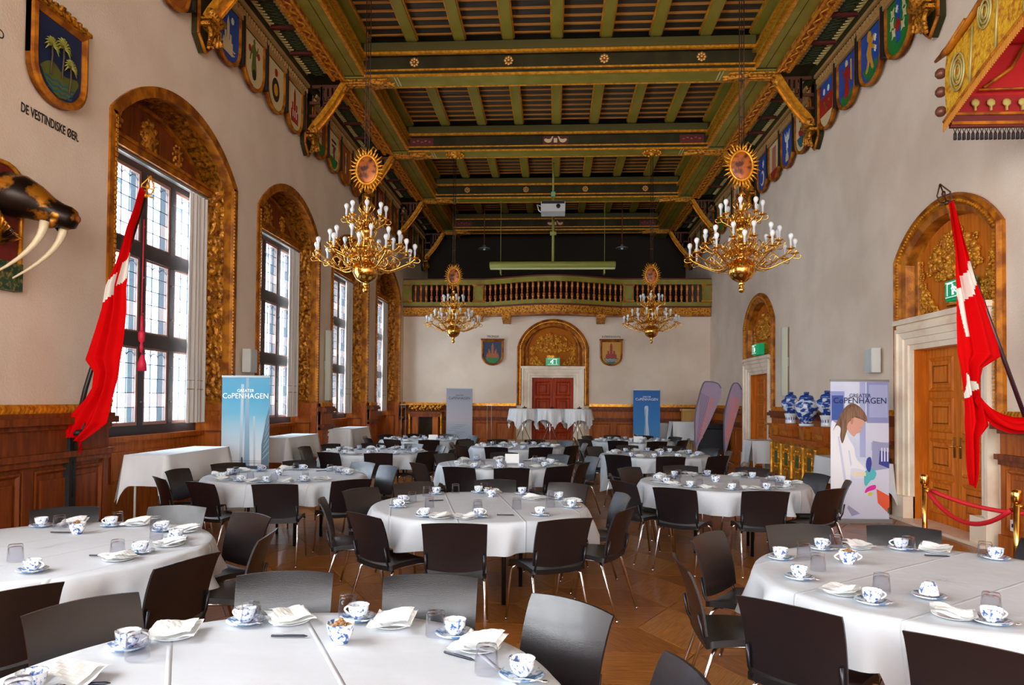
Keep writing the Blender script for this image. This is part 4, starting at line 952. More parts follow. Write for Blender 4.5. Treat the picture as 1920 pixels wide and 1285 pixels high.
def figure(u=0, v=0, s=1): return blob([(u+p[0]*s, v+p[1]*s) for p in [(0, .75), (.12, .62), (.08, .5), (.3, .35), (.42, .55), (.48, .5), (.35, .15), (.18, .1), (.28, -.65), (-.28, -.65), (-.18, .1), (-.35, .0), (-.42, -.2), (-.5, -.15), (-.3, .35), (-.08, .5), (-.12, .62)]], 3)
def disc(u, v, r, k=10, e=1): return [[(u+r*cos(2*pi*i/k), v+r*e*sin(2*pi*i/k)) for i in range(k)]]
def star(u, v, r, n=6): return [[(u+(r if i % 2 else r*.45)*cos(pi*i/n), v+(r if i % 2 else r*.45)*sin(pi*i/n)) for i in range(2*n)]]
def stripes(us, w=.16, v0=-.5, v1=.6): return [[(u-w/2, v0), (u+w/2, v0), (u+w/2, v1), (u-w/2, v1)] for u in us]
def base(v): return [[(-.8, v), (.8, v), (.62, v-.25), (.3, v-.48), (0, v-.54), (-.3, v-.48), (-.62, v-.25)]]
def waves(v, n=3): return [[(-.66+.06*k, v-.12*k+.03*sin(9*(i/12)+k)) if False else (-.66+.06*k+(1.32-.12*k)*i/12, v-.13*k+.03*sin(i*1.6)) for i in range(13)]+[(.66-.06*k-(1.32-.12*k)*i/12, v-.05-.13*k+.03*sin((12-i)*1.6)) for i in range(13)] for k in range(n)]
def bird(u, v, s): return blob([(u+p[0]*s, v+p[1]*s) for p in [(-.5, .5), (-.2, .2), (0, .45), (.2, .2), (.5, .5), (.4, 0), (.15, -.1), (.2, -.5), (0, -.4), (-.2, -.5), (-.15, -.1), (-.4, 0)]], 3)
def leafs(s=1): return [q for x, y in ((-.5, .5), (-.55, .15), (-.4, -.2), (.5, .5), (.55, .15), (.4, -.2)) for q in star(x, y, .24, 4)]
SH_L = [[('blue', [('cream', castle(-.05, -.3, .9)+waves(-.5, 2)), ('white', star(-.35, .6, .16)+disc(.35, .5, .12))], 'blue with a cream ship and star'),
         ('cream', [('olive', figure(0, .1, .95)), ('red', disc(.5, .3, .13)+disc(-.5, .3, .13)), ('dark', disc(0, -.55, .2))], 'cream with a green figure and red spots'),
         ('cream', [('dark', disc(0, -.2, .48, 16)), ('gold', disc(0, -.2, .25, 12)), ('red', disc(0, .5, .16))], 'cream with a dark gold-centred wreath'),
         ('cream', [('red', castle(0, -.2, 1.05)), ('white', stripes([-.25, .0, .25], .06, -.5, -.2))], 'cream with a tall red castle')],
        [('brown', [('cream', figure(0, .1, .8)), ('green', base(-.42)), ('red', disc(.35, .4, .16))], 'brown with cream figure and red disc'),
         ('cream', [('dark', [[(-.45, .5), (.45, .5), (.45, .38), (-.45, .38)], [(-.4, .25), (.4, .25), (.4, .13), (-.4, .13)]]), ('green', base(-.4)), ('brown', figure(0, -.1, .5))], 'cream with two dark bars over green'),
         ('rust', [('navy', disc(0, .15, .3)), ('cream', stripes([0], .1, -.5, .6))], 'rust orange with a dark blue disc'),
         ('rust', [('dark', disc(-.25, .3, .15)+disc(.25, .3, .15)+disc(0, -.2, .18))], 'rust orange with three dark discs')],
        [('dark', [('cream', bird(0, .1, .9))], 'black with a cream bird'), ('red', [('cream', stripes([-.3, .3], .12))], 'deep red with two cream stripes'),
         ('rust', [('red', castle(0, -.2, .8))], 'orange with a small red castle'), ('brown', [('gold', star(0, .1, .5))], 'brown with a gold star')],
        [('brown', [('cream', disc(0, .1, .4))], 'brown with a cream disc'), ('dark', [('rust', stripes([-.2, .2], .2))], 'black with rust stripes'),
         ('olive', [('cream', castle(0, -.1, .7))], 'olive with a cream castle'), ('dark', [('gold', disc(0, 0, .4))], 'black with a gold disc')]]
SH_R = [[('green', [('cream', leafs()+disc(0, -.3, .7, 12)[:0]), ('blue', stripes([0], .34, -.6, .8)), ('red', disc(0, -.05, .26, 4)), ('white', star(.05, .5, .14))], 'green with a blue pale and red lozenge'),
         ('blue', [('green', base(-.42)), ('gold', lion(.05, .05, 1.05)), ('white', star(-.5, .4, .14)+star(-.52, .0, .12))], 'blue with a gold rampant lion'),
         ('blue', [('green', base(-.55)), ('red', figure(0, .0, 1.0)), ('cream', disc(0, .62, .13)), ('gold', stripes([-.55], .05, -.2, .6))], 'blue with a red robed figure'),
         ('red', [('blue', [[(-.78, .9), (.78, .9), (.78, .3), (-.78, .3)]]), ('white', disc(-.3, .5, .14)+disc(.3, .5, .14)), ('cream', base(-.5)), ('brown', disc(-.3, -.0, .1)+disc(.3, 0, .1)+disc(0, -.25, .1))], 'red under blue with white discs')],
        [('cream', [('teal', base(-.3)), ('dark', stripes([-.05], .06, -.1, .7)+[[(-.4, .45), (.35, .55), (.35, .4), (-.4, .3)]]), ('red', blob([(-.45, -.05), (.45, 0), (.25, -.3), (-.3, -.3)]))], 'cream with a red ship on teal sea'),
         ('blue', [('white', bird(.0, .25, .9)), ('cream', castle(0, -.55, .5))], 'blue with a white bird'),
         ('cream', [('red', stripes([-.28, 0, .28], .15, -.6, .65)+base(-.55))], 'cream with three red stripes'),
         ('blue', [('white', star(-.2, .4, .25)+disc(0, -.35, .42, 14)), ('blue', disc(.08, -.35, .3, 12))], 'blue with white star and crescent')],
        [('blue', [('red', [[(-.78, .0), (.78, .0), (.7, -.4), (-.7, -.4)]]), ('green', base(-.5))], 'banded blue, red and green'), ('cream', [('red', figure(0, .0, .9))], 'cream with a red figure'),
         ('cream', [('red', stripes([-.15, .15], .14)), ('green', base(-.45))], 'cream with two red stripes over green'), ('green', [('white', star(0, .1, .4))], 'green with a white star')],
        [('blue', [('cream', lion(0, 0, .8))], 'blue with a cream lion'), ('rust', [('navy', disc(0, .1, .4))], 'rust with a navy disc'),
         ('cream', [('olive', base(-.3))], 'cream over olive'), ('red', [('gold', disc(0, .1, .35))], 'red with a gold disc')]]
def shield(lab, mp, u, z, w, h, field, layers, n0, fw=.06, th=.07, group='painted shields below the ceiling', board=True):
    t = MB(); O = outl(w, h); t.prism([(u+p[0], z+p[1]) for p in O], n0, n0+th*.6)
    t.sweep([(u+p[0], z+p[1]) for p in O], [(0, n0), (0, n0+th), (fw*.5, n0+th*1.15), (fw, n0+th*.8), (fw, n0+th*.5)], closed=True)
    o = tag(ob('shield', t, goldw, None, mp), lab, 'shield', group)
    I = outl(w-2*fw, h-2*fw); ob('painted_field', MB().prism([(u+p[0], z+p[1]) for p in I], n0+th*.5, n0+th*.68), pm_(field), o, mp)
    for k, (c, polys) in enumerate(layers):
        q = MB(); e = n0+th*.68
        for j, P in enumerate(polys): q.prism([(u+p[0]*(w/2-fw), z+p[1]*(h/2-fw)) for p in P], e-.001, e+.004*(k+1)+.0003*j)
        ob('heraldic_charge', q, pm_(c), o, mp)
    if board: ob('gap_shade_strip', MB().box(u+w/2+.01, u+w/2+.075, n0-.06, n0+th+.03, z-h*.3, z+h/2+.05), black, o, mp)  # black box stands in for the shadowed gap beside the shield
    return o
BAYN = ['nearest', 'second', 'third', 'farthest']
BAY0 = [9.85+4.3*k for k in range(4)]
for side, S, mp in (('left', SH_L, mleft), ('right', SH_R, mright)):
    for b in range(4):
        for i in range(4):
            f, ly, ds = S[b][i]
            shield('shield painted %s, %s bay of %s wall' % (ds, BAYN[b], side), mp, BAY0[b]+.72+.93*i+(.18 if side == 'right' and b == 0 else 0), 7.24, .82, 1.0, f, ly, .06)
shield('rust shield cut off by the top edge above the left wall', mleft, 9.0, 7.24, .82, 1.0, 'rust', [('cream', disc(0, 0, .4))], .06)
# shields standing alone on the walls
g = shield('large shield with palm trees above lettering on left wall', mleft, 6.93, 5.04, .8, .9, 'navy', [('olive', base(-.42)+blob([(-.7, -.25), (-.3, -.1), (.2, -.3), (.78, -.2), (.7, -.45), (-.75, -.45)])), ('teal', waves(-.55, 3))], .02, .075, .09, 'coats of arms on the plain walls', False)
pal = MB(); trunk = MB()
for x, y, s in ((-.42, .28, .9), (.08, .42, 1.0), (.42, .02, .85)):
    u, z = 6.93+x*.33, 5.04+y*.38
    trunk.tube([(u-.01, .095, z-.32*s), (u+.005, .1, z-.1), (u, .1, z)], .009, 5)
    for k in range(11):
        a = pi*(k/10)*1.3-.15*pi; r = .12*s; pal.tube([(u, .1, z), (u+r*.6*cos(a), .105, z+r*.6*sin(a)+.015), (u+r*cos(a), .1, z+r*sin(a)-.02)], [.006, .012, .003], 4)
ob('palm_fronds', pal, mat('palm_yellow_green', rgb(148, 146, 60), .6), g); bpy.data.objects[-1] if False else None
for o_ in [c for c in g.children if c.name.startswith('palm')]: o_.data.transform(Matrix(((0, 1, 0, -W), (1, 0, 0, 0), (0, 0, 1, 0), (0, 0, 0, 1))))
ob('palm_trunk', trunk, mat('palm_trunk', rgb(84, 66, 38), .7), g, mleft)
cr_ = MB().box(6.5, 7.36, .02, .13, 5.5, 5.54).box(6.52, 7.34, .02, .1, 5.46, 5.5)
for i in range(9): cr_.ball((6.58+.09*i, .08, 5.56+.03*sin(pi*i/8)), .035+.012*(i == 4), 6)
ob('carved_cresting', cr_, goldc, g, mleft)
inkm = mat('black_wall_lettering', rgb(36, 30, 28), .8)
tx = text('wall_lettering', 'DE VESTINDISKE ØER.', .13, inkm, wl, (-W+.004, 6.93, 4.42), (pi/2, 0, pi/2), .001, sx=.66, offset=.0022)
text('wall_lettering', 'ND', .12, inkm, wl, (-W+.004, 6.2, 4.98), (pi/2, 0, pi/2), .001)
g = shield('shield with orange castle over green, left of the end door', mback, -2.08, 3.25, .74, .86, 'navy', [('rust', castle(0, -.15, 1.1)+castle(-.4, -.2, .6)+castle(.4, -.2, .6)), ('green', base(-.5))], .0, .07, .08, 'coats of arms on the plain walls', False)
ob('shield_cap', MB().box(-2.47, -1.69, 0, .13, 3.67, 3.71), oakd, g, mback)
g = shield('shield with red castle on water, right of the end door', mback, 1.86, 3.25, .74, .86, 'gold', [('red', castle(0, -.15, 1.15)+castle(-.35, -.25, .5)+castle(.35, -.25, .5)), ('teal', base(-.5)), ('cream', waves(-.58, 2))], .0, .07, .08, 'coats of arms on the plain walls', False)
ob('shield_cap', MB().box(1.47, 2.25, 0, .13, 3.67, 3.71), oakd, g, mback)
text('wall_lettering', 'TRONSØ', .1, inkm, wb_, (-2.08, D-.004, 3.79), (pi/2, 0, 0), .001)
text('wall_lettering', 'KØBENHAVN', .1, inkm, wb_, (1.86, D-.004, 3.79), (pi/2, 0, 0), .001)

# ---- carved head with tusks on a maroon board, left wall
hd = thing('trophy_shield', 'maroon shield with gilded animal head and long ivory tusks, left wall', 'trophy', (-W, 6.28, 3.3))
O = [(-.24, -.62), (.17, -.62)]+[(.2*cos(pi*i/10*1.0-0)+.0, .25+.24*sin(pi*i/10)) for i in range(11)]+[(-.24, .2)]
ob('board', MB().prism([(-.26, -.6), (.17, -.6), (.2, .3)]+[(-.03+.24*cos(.2+pi*.8*i/8), .3+.2*sin(.2+pi*.8*i/8)) for i in range(9)]+[(-.27, .3)], .01, .06, ax=0), mat('oxblood_paint', rgb(110, 26, 22), .5), hd)
ob('board_rim', MB().tube([(.07, .17, -.6), (.07, .2, .3)]+[(.07, -.03+.24*cos(.2+pi*.8*i/8), .3+.2*sin(.2+pi*.8*i/8)) for i in range(9)], .022, 6), gold, hd)
ob('green_base', MB().box(.0, .09, -.28, .2, -.66, -.4), mat('bottle_green', rgb(28, 66, 44), .5, col2=rgb(150, 130, 60), scale=26, ramp=(.5, .7)), hd)
he = MB()
he.tube([(.0, -.04, .2), (.1, -.02, .21), (.2, .02, .19), (.3, .06, .15), (.4, .11, .09), (.48, .145, .05), (.55, .175, .03), (.6, .195, .02), (.62, .2, .02)], [.17, .2, .2, .165, .125, .115, .11, .085, .03], 18)
for s_ in (-1, 1): he.ball((.45, .14+s_*.075, -.02), .07, 10, (1.1, .8, 1)); he.ball((.24, .04+s_*.13, .28), .04, 8, (1.4, .8, .8)); he.ball((.08, s_*.2, .15), .06, 8, (.5, 1, 1.2))
for k in range(8): he.tube([(.1, -.12, .1-.03*k), (.13+.02*k, -.2+.02*k, 0-.03*k), (.08, -.1, -.12-.02*k)], .018, 5)
ob('gilded_head', he, mat('dark_gilding', rgb(190, 120, 28), .35, .7, col2=rgb(34, 22, 14), scale=6, ramp=(.42, .52)), hd)
ob('snout', MB().ball((.6, .2, .03), .05, 10, (.7, 1, .9)), mat('pinkish_snout', rgb(150, 78, 50), .5), hd)
ivm = mat('ivory', rgb(222, 204, 166), .35)
for s_, dx in ((-1, 0), (1, .04)):
    ob('tusk', MB().tube([(.44+dx-.03*t*t/4, .1+s_*.1-.10*(t/8)**2-.05*t/8, -.04-.07*t+0*t) for t in range(9)], [.042-.0047*t for t in range(9)], 8), ivm, hd)

# ================================================================ CHANDELIERS
def chandelier_meshes():
    d = {}
    def arm(name, r, z0, z1, dip):
        b = MB(); P = [(.09, z0), (.22*r+.06, z0-dip), (.5*r, z0-dip*1.25), (.78*r, z0-dip*.55), (.93*r, z1-.05), (r, z1)]
        P = cat_rom(P, 4, False); b.tube([(p[0], 0, p[1]) for p in P], .0105, 6)
        b.tube([(p[0], 0, p[1]) for p in cat_rom([(.1, z0+.08), (.3*r, z0+.09), (.45*r, z0-.01), (.38*r, z0-.08), (.3*r, z0-.04), (.34*r, z0)], 4, False)], .008, 5)
        b.tube([(p[0], 0, p[1]) for p in cat_rom([(.62*r, z0-dip*.9), (.7*r, z0-.02), (.6*r, z0+.05), (.52*r, z0), (.56*r, z0-.03)], 4, False)], .007, 5)
        b.tube([(p[0], 0, p[1]) for p in cat_rom([(r*.95, z1-.05), (r+.05, z1-.06), (r+.075, z1-.02), (r+.05, z1-.01)], 3, False)], .007, 5)
        b.lathe([(.008, 0), (.02, .004), (.05, .014), (.058, .024), (.05, .02), (.012, .014), (.012, .045), (.016, .05)], 10, (r, 0, z1-.008))
        b.ball((r, 0, z1-.02), .016, 6); b.ball((.5*r, 0, z0-dip*1.25), .018, 6)
        d[name] = b.mesh('arm', brass)
        l = MB().lathe([(.015, 0), (.015, .085), (.018, .086), (.022, .1), (.032, .12), (.034, .138), (.027, .157), (.012, .168), (.0, .17)], 10, (r, 0, z1+.04))
        d[name+'l'] = l.mesh('candle_lamp', bulbm)
    arm('a', .68, .46, .5, .11); arm('b', .49, .62, .66, .09); arm('c', .27, 1.0, 1.04, .07)
    d['stem'] = MB().lathe([(.004, 0), (.03, .01), (.042, .045), (.03, .08), (.018, .09), (.03, .105), (.045, .12), (.03, .135), (.06, .15), (.13, .19), (.17, .26), (.178, .31), (.17, .36), (.13, .42), (.08, .45), (.06, .48), (.1, .5), (.11, .52), (.06, .55), (.045, .6), (.085, .64), (.09, .66), (.045, .7), (.035, .78), (.075, .83), (.085, .87), (.07, .91), (.035, .95), (.06, 1.0), (.07, 1.03), (.035, 1.07), (.03, 1.15), (.055, 1.2), (.03, 1.25), (.02, 1.3), (.05, 1.34), (.02, 1.38), (.015, 1.46)], 20).mesh('stem', brass)
    b = MB()
    for i in range(8):
        a = 2*pi*i/8; b.tube([(.09*cos(a), .09*sin(a), .5), (.16*cos(a), .16*sin(a), .6), (.1*cos(a), .1*sin(a), .75), (.15*cos(a), .15*sin(a), .86), (.06*cos(a), .06*sin(a), 1.0)], .01, 5)
        b.ball((.16*cos(a), .16*sin(a), .6), .02, 6); b.tube([(.05*cos(a), .05*sin(a), 1.1), (.12*cos(a), .12*sin(a), 1.2), (.03*cos(a), .03*sin(a), 1.34)], .008, 5)
    d['scroll_cage'] = b.mesh('scroll_cage', brass)
    b = MB()
    E_ = [(.15*cos(2*pi*i/28), 0, 1.74+.2*sin(2*pi*i/28)) for i in range(28)]; b.tube(E_+[E_[0]], .018, 6, cap=False)
    for i in range(30):
        a = 2*pi*i/30; w_ = .28 if i % 2 else .25; c, s_ = cos(a), sin(a)
        b.tube([(.16*c, 0, 1.74+.21*s_), ((.2)*c, 0, 1.74+.25*s_), (w_*.92*c, .012*(1 if i % 2 else -1), 1.74+(w_+.06)*s_*.97)], [.016, .013, .003], 5)
    for s_ in (-1, 1): b.tube([(s_*.03, 0, 1.98), (s_*.09, 0, 2.06), (s_*.13, 0, 2.02), (s_*.11, 0, 1.99)], .012, 5); b.tube([(s_*.04, 0, 1.5), (s_*.1, 0, 1.46), (s_*.08, 0, 1.42)], .012, 5)
    d['sunburst_frame'] = b.mesh('sunburst_frame', goldc if False else gold)
    d['oval_plaque'] = MB().ball((0, 0, 1.74), 1, 18, (.145, .02, .2)).mesh('oval_plaque', mat('amber_plaque', rgb(176, 92, 32), .4, .3, col2=rgb(70, 34, 22), scale=9, ramp=(.45, .6)))
    return d
CH_ = chandelier_meshes()
def chandelier(x, y, z, top, lab, ry=0):
    t = thing('chandelier', lab, 'chandelier', (x, y, z), 0, 'four brass chandeliers')
    for n in ('stem', 'scroll_cage'): link(n, CH_[n], t)
    link('sunburst_frame', CH_['sunburst_frame'], t); link('oval_plaque', CH_['oval_plaque'], t)
    for nm, n, off in (('a', 12, 0), ('b', 12, .5), ('c', 8, .2)):
        for i in range(n): r = link('arm', CH_[nm], t, (0, 0, 0), 2*pi*(i+off)/n+.13+ry); link('candle_lamp', CH_[nm+'l'], r)
    h = top-z
    rd = MB().tube([(-.03, 0, 1.95), (-.03, 0, h)], .008, 5).tube([(.03, 0, 1.95), (.03, 0, h)], .008, 5).tube([(0, 0, 1.46), (0, 0, h)], .005, 4)
    for zz in (2.4, 2.9, 3.6, 4.2): rd.box(-.04, .04, -.01, .01, zz, zz+.02)
    rod = ob('suspension_rods', rd, mat('dark_bronze', rgb(70, 46, 34), .4, .7), t)
    ro = MB().lathe([(.02, -.1), (.06, -.06), (.05, -.03), (.16, -.02), (.24, 0)], 16, (0, 0, h))
    for i in range(14): a = 2*pi*i/14; ro.ball((.22*cos(a), .22*sin(a), h-.02), .036, 6)
    ob('ceiling_rosette', ro, gold, t)
chandelier(-2.65, 9.9, 3.14, ZS-.01, 'large brass chandelier nearest the left window wall')
chandelier(2.52, 9.9, 3.14, ZS-.01, 'large brass chandelier nearest the right wall', .2)
chandelier(-2.62, 18.42, 3.12, ZS-.01, 'distant brass chandelier left of the end door', .1)
chandelier(2.44, 18.42, 3.13, ZS-.01, 'distant brass chandelier right of the end door', .3)

# ================================================================ FLAGS
def flag_sheet(rows, y0, sgn, crossf, n=64, fold=.075, K=12):
    """rows: (xl, xr, z) down the flag, folds run lengthwise; crossf(s, z) picks the white cross"""
    Z = [r[2] for r in rows]; b = MB(); m = 170; vs = []
    for j in range(m+1):
        t = j/m*(len(rows)-1); i = min(int(t), len(rows)-2); q = t-i; q2 = q*q*(3-2*q)
        xl = rows[i][0]*(1-q)+rows[i+1][0]*q; xr = rows[i][1]*(1-q)+rows[i+1][1]*q; z = rows[i][2]*(1-q)+rows[i+1][2]*q
        for k in range(n+1):
            s = k/n; wd = abs(xr-xl); vs.append((xl+(xr-xl)*s, y0+min(fold, .03+wd*.2)*sin(K*s*1.0+z*1.3)+.02*sin(21*s+2*z), z+.02*sin(5*s)))
    for j in range(m):
        for k in range(n):
            a = j*(n+1)+k; z = (vs[a][2]+vs[a+n+1][2])/2; x = (vs[a][0]+vs[a+1][0])/2
            b.k = 1 if crossf((k+.5)/n, z, x) else 0
            b.add([vs[a], vs[a+1], vs[a+n+2], vs[a+n+1]], [(0, 1, 2, 3)], True)
    me = b.mesh('flag_cloth', [red, white_fl])
    import bmesh
    bm = bmesh.new(); bm.from_mesh(me); bmesh.ops.remove_doubles(bm, verts=bm.verts, dist=.0005); bm.to_mesh(me); bm.free()
    return me
def finial(parent, p, d, m):
    b = MB(); p = Vector(p); d = Vector(d).normalized(); e = d.orthogonal().normalized(); e = Vector((1, 0, 0))
    e = (e-d*e.dot(d)).normalized()
    for s_ in (-1, 1): b.tube([p+e*0, p+e*s_*.06+d*.03, p+e*s_*.07+d*.1, p+e*s_*.03+d*.16, p+d*.21], .008, 5)
    b.tube([p, p+d*.2], .007, 5); b.tube([p+e*.06+d*.08, p-e*.06+d*.08], .007, 5); b.ball(p, .03, 8); b.ball(p+d*.1, .022, 8, (1, 1, 1.6))
    b.tube([p+e*.08+d*.0, p-e*.08+d*.0], .01, 5)
    ob('crown_finial', b, m, parent)
polem = mat('dark_maroon_pole', rgb(52, 20, 28), .35)
fr_t = thing('flag', 'red flag with white cross on leaning pole by right door', 'flag', (0, 0, 0), 0, 'two flags on leaning poles')
pb, pt = Vector((5.06, 7.7, .85)), Vector((4.06, 7.7, 3.75))
ob('pole', MB().tube([pb, pt], [.024, .018], 8), polem, fr_t); ob('pole_tip', MB().tube([pt+(pb-pt)*.1, pt], [.026, .02], 8), goldw, fr_t); finial(fr_t, pt, pt-pb, mat('dark_bronze', rgb(70, 46, 34), .4, .7))
RR = [(4.06, 4.09, 3.73), (4.08, 4.15, 3.53), (4.09, 4.2, 3.36), (4.1, 4.25, 3.2), (4.1, 4.32, 2.97), (4.11, 4.41, 2.75), (4.11, 4.49, 2.53), (4.12, 4.55, 2.31), (4.13, 4.58, 2.17), (4.16, 4.4, 2.05), (4.19, 4.36, 1.87), (4.21, 4.38, 1.73), (4.22, 4.42, 1.6), (4.22, 4.45, 1.46), (4.23, 4.35, 1.33), (4.24, 4.34, 1.1), (4.25, 4.33, .96), (4.27, 4.29, .82)]
def crR(s, z, x):
    if 2.62+.28*s < z < 2.88+.26*s and s > .36: return True
    if s < .3+.15*(2.8-z) and 2.35 < z < 2.85 and abs((x-4.13)-(2.85-z)*.22) < .035: return True
    return abs(x-4.235) < .10*(1.98-z)/.32 - .0 and False or (1.72 < z < 1.98 and 4.205 < x < 4.205+.13*(1-abs(z-1.84)/.14))
link('flag_cloth', flag_sheet(RR, 7.65, 1, crR, fold=.04), fr_t)
SW = [(4.36, 4.37, 1.8), (4.4, 4.46, 1.66), (4.5, 4.58, 1.52), (4.63, 4.72, 1.42), (4.8, 4.88, 1.45), (4.95, 5.03, 1.5)]
sw = MB(); mid = cat_rom([(4.3, 1.72), (4.38, 1.62), (4.5, 1.5), (4.68, 1.43), (4.86, 1.46), (5.03, 1.54)], 6, False)
sw.grid(lambda s, t: (mid[min(int(s*(len(mid)-1)), len(mid)-1)][0], 7.62+.05*sin(t*7+s*4), mid[min(int(s*(len(mid)-1)), len(mid)-1)][1]-.07+.16*t+.012*sin(t*15)), len(mid)-1, 14)
ob('flag_swag', sw, red, fr_t)
tl = MB().grid(lambda s, t: (4.92+.12*s+.02*sin(t*3), 7.6+.05*sin(s*6+t*2), 1.5-1.2*t-.15*s), 8, 20); ob('flag_tail', tl, red, fr_t)
fl_t = thing('flag', 'red flag with white cross on leaning pole by nearest left window', 'flag', (0, 0, 0), 0, 'two flags on leaning poles')
pb, pt = Vector((-5.0, 7.2, .9)), Vector((-4.26, 7.2, 3.76)); pb = pt+(Vector((-4.84, 7.2, 1.96))-pt)*1.5; pb = Vector((-5.03, 7.2, 1.0))
ob('pole', MB().tube([pb, (-4.86, 7.2, 1.75), pt], [.03, .024, .018], 8), mat('near_black_pole', rgb(30, 22, 22), .4), fl_t); finial(fl_t, pt, pt-pb, gold)
LR = [(-4.27, -4.24, 3.8), (-4.34, -4.29, 3.57), (-4.4, -4.35, 3.41), (-4.45, -4.38, 3.21), (-4.51, -4.4, 3.02), (-4.61, -4.42, 2.8), (-4.65, -4.42, 2.57), (-4.72, -4.44, 2.35), (-4.78, -4.46, 2.18), (-4.83, -4.48, 2.04), (-4.74, -4.49, 1.91), (-4.76, -4.53, 1.74), (-4.84, -4.56, 1.62), (-4.97, -4.58, 1.5), (-5.05, -4.6, 1.41), (-5.05, -4.74, 1.3), (-5.03, -4.86, 1.22)]
def crL(s, z, x):
    if 2.62+.30*s < z < 2.86+.30*s: return s < .52 or s > .62
    return False
link('flag_cloth', flag_sheet(LR, 7.14, 1, crL, fold=.04), fl_t)
ob('flag_tail', MB().grid(lambda s, t: (-4.97+.16*s*(1-t)+.06*t, 7.2+.04*sin(s*5), 1.36-.28*t), 8, 8), red, fl_t)
tc_ = MB().tube([(-4.25, 7.17, 3.5), (-4.24, 7.14, 2.45)], .006, 6)
tc_.lathe([(.012, 0), (.02, .05), (.012, .1), (.03, .12), (.035, .2), (.02, .22)], 8, (-4.235, 7.14, 2.12))
tc_.lathe([(.045, 0), (.04, .08), (.02, .15), (.012, .17)], 10, (-4.225, 7.14, 1.93)); tc_.tube([(-4.24, 7.14, 2.3), (-4.225, 7.14, 2.08)], .007, 5); tc_.lathe([(.02, 0), (.014, .2)], 6, (-4.235, 7.14, 2.3))
ob('tassel_cord', tc_, mat('crimson_cord', rgb(200, 20, 60), .6), fl_t)
bk = MB().box(-5.06, -4.98, 7.15, 7.25, .5, 1.3).tube([(-5.02, 7.2, 1.22), (-4.9, 7.2, 1.28), (-4.86, 7.2, 1.4)], .02, 6).tube([(-5.02, 7.2, .62), (-5.02, 7.2, 1.0)], .045, 8)
bk.lathe([(.06, 0), (.07, .03), (.06, .06)], 8, (-4.93, 7.2, 1.26)); bk.tube([(-4.97, 7.2, .5), (-4.99, 7.2, .4), (-4.97, 7.2, .3)], [.02, .03, .006], 6)
ob('iron_bracket', bk, black, fl_t)
ob('iron_bracket', MB().box(4.98, 5.08, 7.62, 7.76, .7, 1.1).tube([(5.03, 7.69, .75), (4.98, 7.69, 1.05)], .04, 8), black, fr_t)

# ================================================================ PRINTED BANNERS
def rollup(loc, rz, w, h, lab, col, layers, lines, tcol, group='roll-up banners'):
    t = thing('banner', lab, 'banner', loc, rz, group)
    ob('base_case', MB().box(-w/2-.01, w/2+.01, -.06, .06, 0, .055).box(-w/2-.02, -w/2-.01, -.06, .06, 0, .06).box(w/2+.01, w/2+.02, -.06, .06, 0, .06), metalg, t)
    for s_ in (-1, 1): ob('foot', MB().box(s_*w*.3-.02, s_*w*.3+.02, -.2, .2, 0, .012), metalg, t)
    ob('top_rail', MB().box(-w/2-.005, w/2+.005, -.014, .014, h-.012, h+.018), metalg, t)
    ob('support_pole', MB().tube([(0, .05, .05), (0, .03, h)], .009, 6), metalg, t)
    ob('printed_sheet', MB().box(-w/2, w/2, -.004, 0, .05, h-.01), col, t)
    for k, (c, polys) in enumerate(layers):
        q = MB()
        for j, P in enumerate(polys):
            P = [(max(-w/2+.001, min(w/2-.001, (p[0]-.5)*w)), .05+max(.002, min(1, p[1]))*(h-.065)) for p in P]
            ar = sum(P[i][0]*P[(i+1) % len(P)][1]-P[(i+1) % len(P)][0]*P[i][1] for i in range(len(P)))
            if ar < 0: P = P[::-1]
            y = -.0048-.0006*k-.00002*j; q.add([(p[0], y, p[1]) for p in P], [tuple(range(len(P)))])
        ob('printed_shape', q, c, t)
    for (s, sz, z, sx) in lines: text('lettering', s, sz, tcol, t, (0, -.016, z), (pi/2, 0, 0), .0005, sx=sx)
    return t
def ink(n, r, g, b, c2=None, ramp=(.3, .7), stretch=(1, 1, 1), scale=2): return mat(n, rgb(r, g, b), .55, col2=c2, ramp=ramp, stretch=stretch, scale=scale, spec=.3, coord='Object')
def grad_mat(name, stops, axis='Z', h=2.0):
    """printed colour gradient up a banner"""
    m = bpy.data.materials.new(name); m.use_nodes = True; nt = m.node_tree; b = nt.nodes['Principled BSDF']; b.inputs['Roughness'].default_value = .55
    tc = nt.nodes.new('ShaderNodeTexCoord'); sp = nt.nodes.new('ShaderNodeSeparateXYZ'); mp = nt.nodes.new('ShaderNodeMapRange'); mp.inputs[2].default_value = h; cr = nt.nodes.new('ShaderNodeValToRGB')
    nt.links.new(tc.outputs['Object'], sp.inputs[0]); nt.links.new(sp.outputs[2], mp.inputs[0]); nt.links.new(mp.outputs[0], cr.inputs[0]); nt.links.new(cr.outputs[0], b.inputs[0])
    e = cr.color_ramp.elements; e[0].position, e[0].color = stops[0]; e[1].position, e[1].color = stops[-1]
    for p, c in stops[1:-1]: q = e.new(p); q.color = c
    return m
def rect(a, b, c, d): return [(a, c), (b, c), (b, d), (a, d)]
whiteink = mat('white_ink', rgb(244, 246, 248), .5); darkink = mat('dark_blue_ink', rgb(30, 38, 84), .5)
